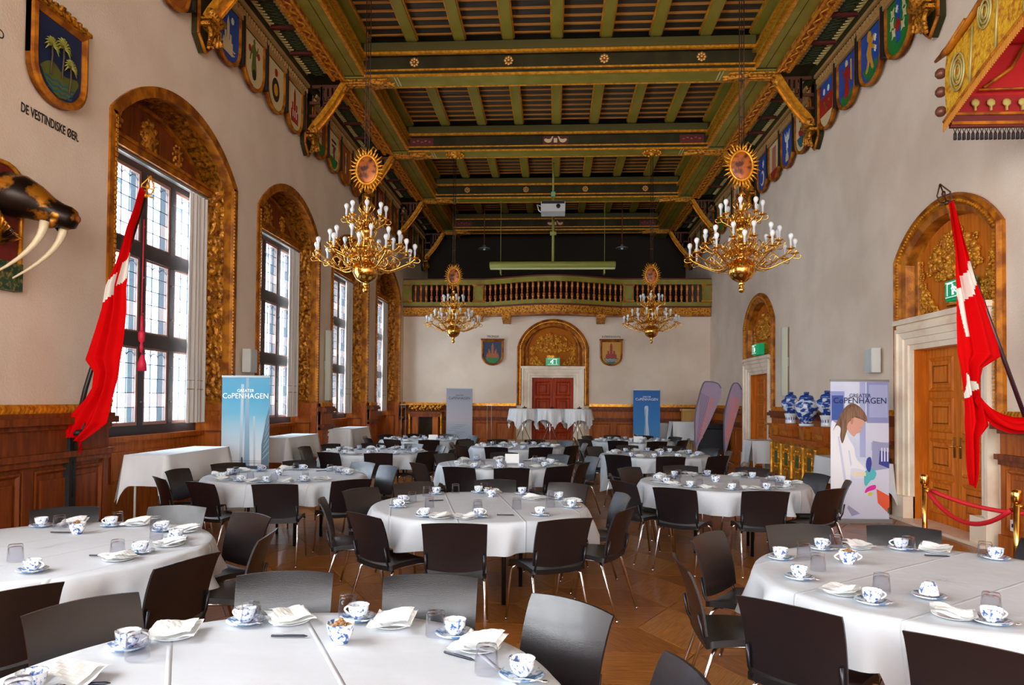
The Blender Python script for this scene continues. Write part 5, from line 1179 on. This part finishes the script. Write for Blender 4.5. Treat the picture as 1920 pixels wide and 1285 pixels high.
# laboratory banner
lab_l = [(ink('print_blue_cabinet', 150, 160, 210), [rect(0, .24, .66, .93), rect(.62, 1, .7, 1)]), (ink('print_deep_blue', 70, 96, 170), [rect(.02, .22, .72, .9)]),
 (ink('print_lilac_pillars', 176, 184, 226), [rect(.5, .6, .45, 1), rect(.66, .98, .74, .98), rect(.7, 1, .5, .56)]), (ink('print_shelf', 222, 226, 244), [rect(.66, 1, .56, .7), rect(0, 1, .0, .42)]),
 (ink('print_grey_bench', 166, 170, 206), [[(.72, .57), (1, .55), (1, .37), (.7, .35)], [(.3, .1), (.5, .04), (.36, .02), (.28, .08)]]),
 (ink('print_white_coat', 246, 247, 252), [cat_rom([(.0, .66), (.08, .7), (.22, .66), (.32, .58), (.4, .52), (.44, .44), (.6, .36), (.58, .31), (.36, .34), (.32, .25), (.2, .13), (.06, .1), (0, .1)], 4)]),
 (ink('print_coat_fold', 214, 220, 242), [[(.12, .6), (.15, .6), (.26, .3), (.23, .26)], [(.3, .5), (.32, .5), (.36, .4), (.34, .38)]]),
 (ink('print_cool_sleeve', 232, 234, 246), [cat_rom([(.36, .37), (.62, .345), (.62, .3), (.38, .3)], 4)]),
 (ink('print_hair', 142, 108, 84, rgb(96, 72, 60), stretch=(12, 1, 1.5), scale=3), [cat_rom([(.34, .84), (.44, .835), (.56, .79), (.62, .74), (.6, .71), (.5, .715), (.42, .72), (.32, .7), (.26, .62), (.2, .55), (.16, .6), (.17, .66), (.1, .68), (.04, .64), (.12, .72), (.22, .8)], 4)]),
 (ink('print_skin', 224, 170, 150), [cat_rom([(.36, .74), (.46, .735), (.58, .71), (.53, .66), (.5, .63), (.44, .62), (.4, .6), (.34, .62), (.28, .66), (.28, .7)], 4)]),
 (ink('print_hair_front', 160, 124, 96, rgb(112, 84, 66), stretch=(12, 1, 1.5), scale=3), [cat_rom([(.3, .8), (.44, .82), (.56, .785), (.625, .73), (.61, .71), (.5, .74), (.42, .745), (.36, .72), (.3, .7), (.27, .66), (.24, .6), (.19, .58), (.2, .7)], 4)]),
 (ink('print_ear', 206, 140, 122), [cat_rom([(.36, .735), (.39, .725), (.37, .69), (.34, .7)], 3), [(.5, .67), (.53, .665), (.515, .66)]]),
 (ink('print_teal_glove', 98, 200, 206), [cat_rom([(.58, .34), (.66, .37), (.74, .36), (.78, .33), (.74, .29), (.68, .28), (.6, .24), (.57, .27)], 4)]),
 (ink('print_cream_tray', 250, 232, 190), [rect(.38, .6, .315, .34)]),
 (ink('print_rack_blue', 66, 76, 160), [[(.84, .5), (1, .49), (1, .37), (.82, .4)], cat_rom([(.62, .44), (.68, .45), (.7, .4), (.66, .34), (.6, .38)], 3)]), (ink('print_tube_caps', 230, 234, 250), [rect(.86+.05*i, .885+.05*i, .42, .52) for i in range(3)]),
 (ink('print_magenta', 236, 60, 170), [cat_rom([(.6, .22), (.66, .24), (.76, .25), (.76, .22), (.66, .205), (.58, .19)], 3)]), (ink('print_yellow', 240, 214, 60), [cat_rom([(.64, .19), (.7, .195), (.7, .175), (.64, .17)], 3)]),
 (ink('print_orange_box', 246, 104, 70), [[(.78, .22), (1, .17), (1, .09), (.97, .05), (.8, .12)]]), (ink('print_dark_green', 40, 110, 100), [[(.97, .08), (1, .09), (1, .05), (.97, .04)]])]
rollup((4.24, 10.3, 0), .06, .81, 1.97, 'roll-up banner showing a woman in a lab coat, right wall', ink('print_pale_lilac', 206, 214, 240, rgb(236, 240, 250), scale=1.5), lab_l, [('GREATER', .075, 1.76, .95), ('CoPENHAGEN', .118, 1.69, .98)], darkink)
teal_l = [(ink('print_streak', 128, 150, 164), [[(.5, 1), (.56, 1), (.6, .3), (.48, .3)]]), (ink('print_streak_light', 160, 172, 180), [[(.4, .95), (.46, .95), (.44, .3), (.38, .3)], [(.66, .7), (.7, .7), (.72, .3), (.68, .3)]]),
 (ink('print_tower', 84, 104, 116), [[(1, .78), (.93, .68), (.84, .48), (.84, .33), (1, .31)]]), (ink('print_tower_bands', 130, 148, 158), [[(.86+.012*i, .36+.045*i), (1, .42+.05*i), (1, .43+.05*i), (.86+.012*i, .37+.045*i)] for i in range(7)]),
 (ink('print_bridge', 60, 70, 80), [rect(0, 1, .29, .315), rect(.0, .84, .335, .338), rect(0, .84, .352, .354), cat_rom([(.42, .375), (.45, .38), (.46, .34), (.44, .32), (.42, .33)], 3)]),
 (ink('print_water_line', 70, 76, 84), [[(0, .2), (.3, .22), (.9, .21), (.9, .2), (.3, .205), (0, .18)]]), (ink('print_pink_water', 196, 180, 186), [rect(0, 1, 0, .2)]), (ink('print_posts', 66, 72, 80), [rect(.03, .09, 0, .25), rect(.82, .98, 0, .2), rect(.15, .3, .21, .25)])]
rollup((-4.6, 10.5, 0), 0, .73, 1.98, 'teal roll-up banner with a bridge photo beside the first window', grad_mat('print_teal_sky', [(0, rgb(176, 160, 164)), (.2, rgb(214, 140, 90)), (.29, rgb(216, 206, 200)), (.55, rgb(166, 184, 192)), (.72, rgb(88, 152, 174)), (.85, rgb(62, 138, 164)), (1, rgb(74, 134, 158))]), teal_l, [('GREATER', .065, 1.77, .95), ('CoPENHAGEN', .112, 1.69, .98)], whiteink)
kay = [(ink('print_waves', 128, 138, 150), [[(.05+.1*(i % 4), .2+.03*i), (.4+.12*(i % 4), .2+.03*i), (.4+.12*(i % 4), .206+.03*i), (.05+.1*(i % 4), .206+.03*i)] for i in range(8)]), (ink('print_paddle', 34, 36, 46), [[(.44, .2), (.5, .19), (.66, .04), (.62, .04)], cat_rom([(.42, .23), (.48, .2), (.52, .16), (.46, .18)], 3), cat_rom([(.7, .12), (.78, .13), (.8, .04), (.6, .04)], 3)])]
rollup((-3.05, 23.0, 0), 0, .84, 2.02, 'grey roll-up banner with a kayaker at the far wall', grad_mat('print_grey_sea', [(0, rgb(158, 164, 178)), (.35, rgb(156, 168, 182)), (.5, rgb(180, 176, 182)), (1, rgb(146, 148, 160))]), kay, [('GREATER', .065, 1.8, .95), ('CoPENHAGEN', .112, 1.71, .98)], darkink)
bl = [(ink('print_white_tower', 206, 220, 232), [cat_rom([(.42, .72), (.5, .75), (.56, .72), (.55, .5), (.6, .22), (.42, .2), (.44, .5)], 4)]), (ink('print_tower_edge', 150, 176, 204), [[(.44, .7), (.47, .7), (.47, .2), (.43, .2)]]),
 (ink('print_houses', 200, 178, 168), [[(0, .3), (.2, .27), (.5, .2), (.8, .12), (1, .09), (1, 0), (0, 0)]]), (ink('print_roofs', 90, 60, 56), [[(.02, .3), (.5, .19), (.5, .17), (.02, .27)], [(.1, .2), (.16, .19), (.16, .05), (.1, .05)], [(.3, .17), (.36, .16), (.36, .04), (.3, .04)], [(.54, .15), (.6, .14), (.6, .03), (.54, .03)]])]
rollup((2.91, 23.0, 0), 0, .84, 2.02, 'bright blue roll-up banner with a twisted white tower', grad_mat('print_blue_sky', [(0, rgb(90, 160, 214)), (.5, rgb(34, 128, 204)), (1, rgb(0, 92, 170))]), bl, [('GREATER', .065, 1.8, .95), ('CoPENHAGEN', .112, 1.72, .98)], whiteink)
def feather(x, y, lab, w, h, lean, rz, seed):
    t = thing('feather_banner', lab, 'banner', (x, y, .0), rz, 'two mauve feather banners')
    O = cat_rom([(0, .3), (-.02, .8), (-.01, 1.3), (.08, 1.75), (.2, h-.06), (.3+lean*.5, h), (.42*w/.5+lean*.5, h-.05), (w+lean*.3, h-.22), (w-.02, h-.45), (.28*w/.5, 1.1), (.1, .55), (.03, .32)], 5)
    ob('printed_cloth', MB().prism(O, -.003, .003), mat('mauve_banner_cloth', rgb(166, 146, 172), .7, bump=.6, bscale=5), t)
    half = [p for p in O]
    ob('dark_sleeve', MB().tube([(p[0], 0, p[1]) for p in O[:len(O)*7//12]], .018, 6), mat('grey_sleeve', rgb(112, 104, 118), .7), t)
    ob('ground_pole', MB().tube([(0, 0, 0), (0, 0, .4)], .012, 6).tube([(-.2, .15, 0), (0, 0, .12), (.2, -.15, 0)], .01, 5).tube([(-.2, -.15, 0), (0, 0, .12), (.2, .15, 0)], .01, 5), metalg, t)
    om = mat('orange_ink', rgb(238, 120, 90), .6)
    text('lettering', 'COPENHAGEN', .17, om, t, (w*.44, -.006, h*.55), (pi/2, -pi/2+.3, 0) if True else None, .0005, sx=1.02)
    for i in range(6): ob('printed_stripe', MB().prism([(.03+.018*i, .5+.05*i), (.036+.018*i, .5+.05*i), (.16+.04*i, h-.3-.02*i), (.15+.04*i, h-.3-.02*i)], -.0042, -.0032), mat('dark_mauve_ink', rgb(96, 78, 104), .6) if seed == 1 else om, t)
feather(3.76, 19.5, 'wider mauve feather banner, left of the pair in the corner', .66, 2.2, .05, 0, 1)
feather(4.55, 19.6, 'narrow mauve feather banner nearest the right wall', .45, 2.17, .0, 0, 2)

# ================================================================ FURNISHINGS
# gilded cabinet and three jars
cb = thing('cabinet', 'low oak cabinet with gilded carved panels under the blue jars', 'cabinet', (4.78, 13.95, 0))
ob('body', MB().box(-.26, .25, -1.27, 1.27, .08, .93).box(-.28, .25, -1.3, 1.3, 0, .1), goldw, cb)
ob('cabinet_top', MB().box(-.33, .25, -1.36, 1.36, .93, .985).box(-.3, .25, -1.32, 1.32, .9, .93), oak, cb)
for i in range(4):
    y = -.94+.63*i; p = ob('carved_panel', MB().box(-.285, -.26, y-.28, y+.28, .22, .85), mat('yellow_gilt_panel', rgb(206, 150, 44), .4, .4, col2=rgb(140, 84, 20), scale=12, bump=1.2, bscale=24), cb)
    ob('painted_inset', MB().box(-.295, -.28, y-.1, y+.1, .45, .68), mat('green_inset', rgb(50, 70, 40), .5, col2=rgb(96, 100, 50), scale=14), p)
    q = MB()
    for k in range(10): a = 2*pi*k/10; q.ball((-.29, y+.19*cos(a), .56+.2*sin(a)), .03, 6)
    q.tube([(-.29, y-.13, .42), (-.29, y+.13, .42), (-.29, y+.13, .71), (-.29, y-.13, .71), (-.29, y-.13, .42)], .014, 5); ob('carved_wreath', q, gold, p)
for i in range(5): ob('pilaster', MB().lathe([(.04, 0), (.045, .03), (.03, .06), (.035, .35), (.03, .6), (.045, .64)], 10, (-.29, -1.26+.63*i, .21)), gold, cb)
bluep = mat('cobalt_landscape_porcelain', rgb(28, 72, 156), .15, col2=rgb(222, 232, 242), scale=7, ramp=(.5, .56), coat=.5, stretch=(1, 1, 1.6)); bluesolid = mat('cobalt_glaze', rgb(24, 66, 150), .15, coat=.5); whitegl = mat('white_glaze', rgb(232, 238, 244), .15, coat=.5)
def jar(x, y, z, s, lab, blk, tall):
    t = thing('covered_jar', lab, 'jar', (x, y, z), 0, 'blue and white covered jars')
    ph = .28 if tall else .2
    ob('pedestal', MB().lathe([(.11*s, 0), (.105*s, .03), (.1*s, ph*.5), (.12*s, ph-.03), (.125*s, ph)], 20), whitegl, t)
    pi_ = MB()
    for k in range(14): a = 2*pi*k/14; pi_.box(.1*s*cos(a)-.006, .1*s*cos(a)+.006, .102*s*sin(a)-.006, .102*s*sin(a)+.006, ph*.35, ph*.7)
    ob('pedestal_fretwork', pi_, bluesolid, t)
    bh = .46 if tall else .3
    ob('jar_body', MB().lathe([(.08*s, ph), (.1*s, ph+.03), (.15*s, ph+bh*.3), (.19*s, ph+bh*.68), (.18*s, ph+bh*.85), (.11*s, ph+bh), (.1*s, ph+bh+.01)], 24), bluep, t)
    ob('jar_lid', MB().lathe([(.11*s, ph+bh), (.12*s, ph+bh+.01), (.1*s, ph+bh+.06), (.04*s, ph+bh+.085), (.02*s, ph+bh+.09)], 20), bluesolid, t)
    k_ = MB().ball((0, 0, ph+bh+.105), .025, 8)
    for k in range(6): a = 2*pi*k/6; k_.ball((.035*cos(a), .035*sin(a), ph+bh+.11), .02, 6, (1, 1, 1.4))
    ob('lid_finial', k_, bluesolid, t)
jar(4.76, 14.84, 1.24, 1.0, 'squat blue and white jar, farthest of the three on the cabinet', 0, False)
jar(4.72, 13.82, .985, 1.12, 'tall blue and white covered jar, middle of the three', 0, True)
jar(4.78, 12.95, 1.24, 1.0, 'squat blue and white jar half behind the woman banner', 0, False)
for i, y in enumerate((14.84, 12.95)):
    t = thing('wooden_plinth', 'oak bracket block under the %s squat jar on the cabinet' % ['far', 'near'][i], 'plinth', (4.8, y, .985), 0, 'oak blocks under jars')
    ob('block', MB().box(-.18, .2, -.3, .3, 0, .14).box(-.2, .2, -.33, .33, .14, .25), oak, t); ob('carved_side', MB().box(-.19, -.18, -.24, .24, .03, .11), goldw, t)
for i, y in enumerate((15.34, 13.44)):
    t = thing('carved_block', 'carved wooden block standing %s on the gilded cabinet' % ['far', 'near the middle jar'][i], 'block', (4.62, y, .985), 0, 'carved blocks on the cabinet')
    ob('block', MB().box(-.12, .2, -.14, .14, 0, .2), goldw, t); ob('moulded_cap', MB().box(-.14, .22, -.16, .16, .2, .24), oak, t)
# speakers
def spk(mp, u, z, w, h, d, lab):
    t = tag(ob('wall_speaker', MB().box(u-w/2, u+w/2, .05, .05+d, z-h/2, z+h/2), mat('white_speaker_case', rgb(214, 214, 208), .5), None, mp), lab, 'speaker', 'loudspeakers on the walls')
    ob('grille', MB().box(u-w/2+.012, u+w/2-.012, .05+d, .058+d, z-h/2+.012, z+h/2-.012), mat('pale_grille', rgb(200, 204, 204), .8), t, mp)
    ob('wall_bracket', MB().box(u-.03, u+.03, 0, .05, z-.06, z+.06), metalg, t, mp)
spk(mleft, 11.5, 2.27, .27, .38, .13, 'small white box speaker between first and second windows')
spk(mright, 11.62, 2.33, .27, .38, .13, 'small white box speaker left of the near right door')
for mp, u, z, h, lab in ((mleft, 15.68, 2.4, 1.55, 'slim grey column speaker between second and third windows'), (mright, 16.05, 2.55, 1.5, 'slim beige column speaker on right wall beside far door')):
    t = tag(ob('column_speaker', MB().box(u-.07, u+.07, .04, .15, z-h/2, z+h/2), beige_m, None, mp), lab, 'speaker', 'loudspeakers on the walls')
    ob('grille', MB().box(u-.055, u+.055, .15, .158, z-h/2+.02, z+h/2-.02), mat('beige_grille', rgb(206, 206, 190), .8), t, mp)
    ob('wall_bracket', MB().box(u-.03, u+.03, 0, .04, z-.1, z+.1), metalg, t, mp)
# projector, screen case, gallery lamps
pj = thing('projector', 'white projector hanging from the ceiling over the aisle', 'projector', (-.08, 21.0, 7.35))
ob('projector_body', MB().bbox(-.35, .35, -.3, .3, -.22, .1, .04), mat('projector_white', rgb(206, 208, 206), .45), pj); ob('vent_panel', MB().box(-.33, .33, -.31, -.3, .0, .08), black, pj)
ob('lens', MB().tube([(.15, -.3, -.08), (.15, -.36, -.08)], .06, 12), black, pj); ob('ceiling_pole', MB().tube([(0, 0, .1), (0, 0, 1.48)], .03, 8), olive_m, pj)
ob('green_lamp', MB().box(-.06, .06, -.04, .04, .28, .42), mat('pale_green_box', rgb(120, 180, 140), .5), pj); ob('cable_loop', MB().tube([(-.35, 0, .0), (-.47, 0, .05), (-.42, 0, -.12), (-.3, 0, -.2)], .018, 6), mat('white_cable', rgb(220, 220, 215), .5), pj)
sn = thing('screen_case', 'long lime green roller screen case above the balcony', 'screen', (-.1, 22.85, 5.98))
ob('roller_case', MB().lathe([(.09, -2.0), (.11, -1.98), (.11, 1.98), (.09, 2.0)], 14).box(0, 0, 0, 0, 0, 0), olive_m, sn, lambda v: (v[2], v[0], v[1]))
ob('bottom_bar', MB().box(-1.98, 1.98, -.04, .04, -.15, -.1), mat('pale_green_bar', rgb(196, 204, 150), .5), sn)
ob('suspension_pole', MB().tube([(.02, 0, .1), (.02, 0, 2.05)], .045, 8).box(-.08, .12, -.05, .05, .95, 1.05), olive_m, sn)
for s_ in (-1, 1): ob('end_bracket', MB().box(s_*1.65-.02, s_*1.65+.02, -.02, .3, -.28, -.08).tube([(s_*1.65, 0, .1), (s_*1.65, .0, 2.4)], .008, 4), olive_m, sn)
for x, n in ((-2.49, 'left'), (2.3, 'right')):
    t = thing('gallery_lamp', 'small flat metal lamp hanging over the %s of the gallery' % n, 'lamp', (x, 25, 6.95), 0, 'gallery lamps')
    ob('lamp_shade', MB().lathe([(.22, 0), (.2, .03), (.06, .08), (.04, .14)], 16), metalg, t); ob('stem', MB().tube([(0, 0, .12), (0, 0, 1.85)], .02, 6), oakd, t); ob('bulb', MB().ball((0, 0, 0), .05, 8), bulbm, t)
# lectern, piano-like black case, boxes at the far right corner
lc = thing('lectern', 'light wooden lectern behind the feather banners', 'lectern', (4.25, 22.95, 0))
ob('desk', MB().box(-.28, .28, -.2, .2, 1.36, 1.43), mat('light_oak', rgb(206, 160, 84), .5), lc); ob('front_panel', MB().box(-.2, .25, -.1, -.06, .05, 1.36), mat('light_oak', rgb(206, 160, 84), .5), lc); ob('side_panel', MB().box(-.24, -.2, -.15, .15, .0, 1.38), mat('light_oak', rgb(206, 160, 84), .5), lc); ob('foot', MB().box(-.3, .3, -.25, .25, 0, .05), oakd, lc)
bp_ = thing('black_case', 'large black covered equipment case in the far right corner', 'case', (4.55, 21.2, 0))
ob('case_body', MB().bbox(-.38, .4, -.3, .3, .2, .9, .03), navy, bp_); ob('case_lid', MB().box(-.4, .42, -.32, .32, .9, .93), black, bp_); ob('equipment', MB().box(-.1, .3, -.2, .1, .93, 1.02), black, bp_)
for a in (-.3, .32):
    for b in (-.22, .22): ob('leg', MB().tube([(a, b, 0), (a, b, .2)], .02, 6), chrome, bp_)
wbx = thing('white_board_box', 'small pale board leaning beside the blue banner', 'board', (3.62, 23.4, 0)); ob('board', MB().box(-.25, .2, -.02, .02, .0, .95), mat('pale_grey_board', rgb(196, 190, 190), .7), wbx); ob('board_frame', MB().sweep([(-.26, .29), (.21, .29), (.21, .96), (-.26, .96)], [(0, -.03), (.03, -.03), (.03, .03), (0, .03)], closed=True), metalg, wbx)
# carved cabinet and gilt stands at far left corner
ac = thing('display_cabinet', 'carved wooden display cabinet with dark glass, far left corner', 'cabinet', (-4.2, 23.45, 0))
ob('body', MB().box(-.42, -.24, -.2, .3, 0, 1.2).box(.24, .42, -.2, .3, 0, 1.2).box(-.42, .42, -.2, .3, 0, .3).box(-.42, .42, .1, .3, 0, 1.2), oak, ac)
ob('cabinet_cornice', MB().box(-.55, .55, -.27, .3, 1.2, 1.26).box(-.5, .5, -.24, .3, 1.1, 1.2), oakd, ac); ob('dark_pane', MB().box(-.24, .24, -.05, -.03, .3, 1.1), mat('dark_glass', rgb(40, 36, 24), .1, coat=.6), ac)
q = MB()
for i in range(40): a = random.Random(i); q.ball((-.55+1.1*i/39, -.2, 1.32+.12*abs(sin(i*.7))), .03+.015*(i % 3), 6)
q.box(-.6, .6, -.22, .2, 1.48, 1.52); ob('gilded_cresting', q, goldc, ac)
for s_ in (-1, 1): ob('gilt_column', MB().lathe([(.04, 0), (.05, .1), (.025, .2), (.035, .6), (.025, 1.0), (.045, 1.2)], 10, (s_*.52, -.2, 0)), gold, ac)
for x, n in ((-4.95, 'behind the carved cabinet'), (-2.12, 'right of the grey banner')):
    t = thing('rope_stand', 'thin pale metal stand %s at the end wall' % n, 'stand', (x, 23.4, 0), 0, 'thin metal stands by the end wall')
    ob('foot', MB().lathe([(.14, 0), (.14, .015), (.02, .03)], 14), metalg, t)
    for s_ in (-1, 1): ob('pole', MB().tube([(s_*.07, 0, .02), (s_*.07, 0, 1.5)], .01, 6), mat('pale_steel', rgb(200, 196, 180), .3, .5), t)
    ob('top_bar', MB().box(-.12, .12, -.01, .01, 1.48, 1.5), mat('pale_steel', rgb(200, 196, 180), .3, .5), t)
# barrier posts with red ropes
P1, P2, P3 = Vector((3.55, 7.15, 0)), Vector((3.66, 5.95, 0)), Vector((4.95, 5.9, 0))
for p, n in ((P1, 'in front of the right door'), (P2, 'nearest the right edge')):
    t = thing('barrier_post', 'polished brass barrier post %s' % n, 'post', p, 0, 'brass barrier posts')
    ob('base', MB().lathe([(.16, 0), (.16, .015), (.12, .03), (.03, .05)], 20), brass, t); ob('pole', MB().tube([(0, 0, .04), (0, 0, .92)], .024, 12), brass, t)
    ob('cap', MB().lathe([(.03, .88), (.04, .9), (.04, .96), (.03, .98), (.0, .985)], 14), brass, t)
def rope(a, b, sag, lab, z=.88, side=.0):
    t = tag(ob('rope', MB().tube([(a.x+(b.x-a.x)*i/20+side*sin(pi*i/20), a.y+(b.y-a.y)*i/20, z-sag*4*(i/20)*(1-i/20)) for i in range(1, 20)], .02, 8), ropem, None), lab, 'rope', 'red barrier ropes')
    e = MB(); 
    for s_, q in ((0, a), (1, b)):
        i = 1 if s_ == 0 else 19; e.tube([(q.x, q.y, z), (a.x+(b.x-a.x)*i/20+side*sin(pi*i/20), a.y+(b.y-a.y)*i/20, z-sag*4*(i/20)*(1-i/20))], .014, 6)
    ob('brass_hook', e, brass, t)
rope(P1, P2, .24, 'red velvet rope sagging between the two brass posts', .86)
rope(P1+Vector((0, .05, 0)), Vector((5.02, 6.6, 0)), .2, 'red velvet rope running from far post to the right wall', .86)
rope(P2, P3, .12, 'short red velvet rope at the right picture edge', .86)
# canopy on the right wall, upper right corner
cn = thing('canopy', 'gold embroidered canopy with red lining and black tassels, upper right', 'canopy', (0, 0, 0))
X0, YF, YB = 3.93, 7.44, 3.0; YM = (YF+YB)/2
def topz(y): t = abs(y-YM)/(YF-YM); return 5.2+.04*0+1.3*max(0, 1-t)**1.6
def botz(y): t = abs(y-YM)/(YF-YM); return 4.5+.62*(1-min(t, 1)**1.4)
emb = mat('gold_embroidery', rgb(226, 172, 38), .55, .25, col2=rgb(176, 96, 24), scale=16, ramp=(.5, .7), bump=1.5, bscale=28)
ob('gold_valance', MB().grid(lambda s, t: (X0-.02*sin(t*3), YB+(YF-YB)*s, botz(YB+(YF-YB)*s)+(topz(YB+(YF-YB)*s)-botz(YB+(YF-YB)*s))*t), 60, 14), emb, cn)
md_ = MB()
for s_ in (0, 1):
    L = [(X0-.03, YB+(YF-YB)*i/60, (topz if s_ else botz)(YB+(YF-YB)*i/60)) for i in range(61)]; md_.tube(L, .035 if s_ else .02, 6)
md_.tube([(X0-.05, YF+.12, 5.17), (X0-.04, YF-.1, 5.19), (X0-.03, YF-.4, topz(YF-.4)+.04)], [.015, .04, .035], 6)
ob('rope_edging', md_, goldw, cn)
ep = MB()
for (y, z, r) in ((7.2, 4.9, .12), (6.75, 5.25, .1), (6.3, 5.5, .14)): 
    for k in range(3): ep.tube([(X0-.03, y+r*(1-.3*k)*cos(2*pi*i/16), z+r*1.5*(1-.3*k)*sin(2*pi*i/16)) for i in range(17)], .012, 5, cap=False)
for y in (7.0, 6.6, 6.2): ep.tube([(X0-.025, y, botz(y)+.03), (X0-.025, y-.05, topz(y)-.08)], .012, 5)
ob('embroidered_medallions', ep, mat('old_silver_thread', rgb(176, 160, 96), .5, .3), cn)
fg = MB()
for i in range(90): y = YF-(YF-YM)*i/90; z = botz(y); fg.tube([(X0-.03, y, z+.01), (X0-.035, y, z-.1)], .009, 4)
stuff(ob('gold_fringe', fg, mat('fringe_brown_gold', rgb(196, 128, 36), .7), cn))
for k, z in enumerate((5.02, 4.83, 4.63)): ob('wooden_ball', MB().ball((X0-.03, YF+.06, z), .055, 10), mat('dark_turned_wood', rgb(96, 50, 32), .4), cn)
ob('red_lining', MB().box(X0+.02, 5.08, YB+.1, YF-.1, 5.24, 5.3).add([(X0+.02, YF-.03, 4.62), (5.08, YF-.03, 4.62), (5.08, YF-.03, 5.3), (X0+.02, YF-.03, 5.3)], [(0, 1, 2, 3)]), mat('scarlet_lining', rgb(186, 18, 20), .7, bump=.5, bscale=8), cn)
ob('lower_red_band', MB().box(X0+.05, 5.08, YF-.06, YF-.02, 4.52, 4.74), mat('crimson_band', rgb(150, 16, 20), .7), cn)
lb = MB().box(X0+.0, 5.08, YF-.09, YF-.06, 4.535, 4.56).box(X0, 5.08, YF-.09, YF-.06, 4.44, 4.47).tube([(X0+.25, YF-.1, 4.78), (5.08, YF-.1, 4.8)], .012, 5).tube([(X0+.3, YF-.1, 4.8), (X0+.55, YF-.12, 4.98), (X0+.7, YF-.12, 5.25)], .02, 5)
ob('gold_braid', lb, goldw, cn); ob('dark_band', MB().box(X0, 5.08, YF-.07, YF-.03, 4.42, 4.535), maroon, cn)
for i in range(6): q = MB().ball((X0+.22+.15*i, YF-.1, 4.65), .045, 8, (1, .4, .9), Matrix.Rotation(.5, 3, 'Y')); q.box(X0+.21+.15*i, X0+.225+.15*i, YF-.11, YF-.09, 4.57, 4.62); ob('embroidered_leaf', q, mat('olive_gold_thread', rgb(176, 160, 84), .6), cn)
for i in range(26):
    x = X0+.05+.043*i; q = MB().lathe([(.017, 0), (.015, .06), (.005, .08)], 7, (x, YF-.05, 4.3)); q.tube([(x, YF-.05, 4.37), (x+.015, YF-.05, 4.41), (x, YF-.05, 4.43)], .004, 4); q.tube([(x, YF-.05, 4.37), (x-.015, YF-.05, 4.41), (x, YF-.05, 4.43)], .004, 4)
    ob('tassel', q, mat('black_tassel', rgb(32, 18, 22), .7), cn)
# heating grilles in the right panelling
for y, n in ((7.75, 'right of the near door'), (11.25, 'beside the woman banner')):
    t = tag(ob('vent_grille', MB().box(y-.22, y+.22, .1, .108, .42, .84), black, None, mright), 'dark iron vent grille %s' % n, 'vent', 'iron grilles in the right panelling')
    for i in range(7): ob('iron_bar', MB().tube([(y-.18+.06*i, .115, .44), (y-.18+.06*i, .115, .74), (y-.165+.06*i, .115, .8)], .009, 5), mat('grey_iron', rgb(70, 66, 68), .4, .6), t, mright)
t = tag(ob('wall_socket', MB().box(8.12, 8.2, .1, .125, .28, .4), mat('socket_white', rgb(230, 228, 220), .4), None, mright), 'small white wall socket low right of the near door', 'socket')
ob('socket_holes', MB().box(8.145, 8.175, .125, .127, .32, .36), black, t, mright)
# building across the courtyard, seen through the panes
bd = thing('neighbour_building', 'pale stone building across the courtyard outside the windows', 'building', (-24, 40, 0))
ob('facade', MB().box(-6, 3, -26, 20, -6, 12), mat('pale_stone_facade', rgb(168, 172, 178), .8), bd); ob('roof', MB().prism([(-6, 12), (3.4, 12), (-1.5, 16)], -26, 20), mat('slate_roof', rgb(90, 96, 106), .7), bd)
for i in range(9):
    for z in (-1, 3.2, 7.4): f_w = ob('building_window', MB().box(3, 3.06, -23.5+4.8*i, -21.9+4.8*i, z, z+2.4), mat('blue_window_glass', rgb(96, 120, 150), .2), bd)
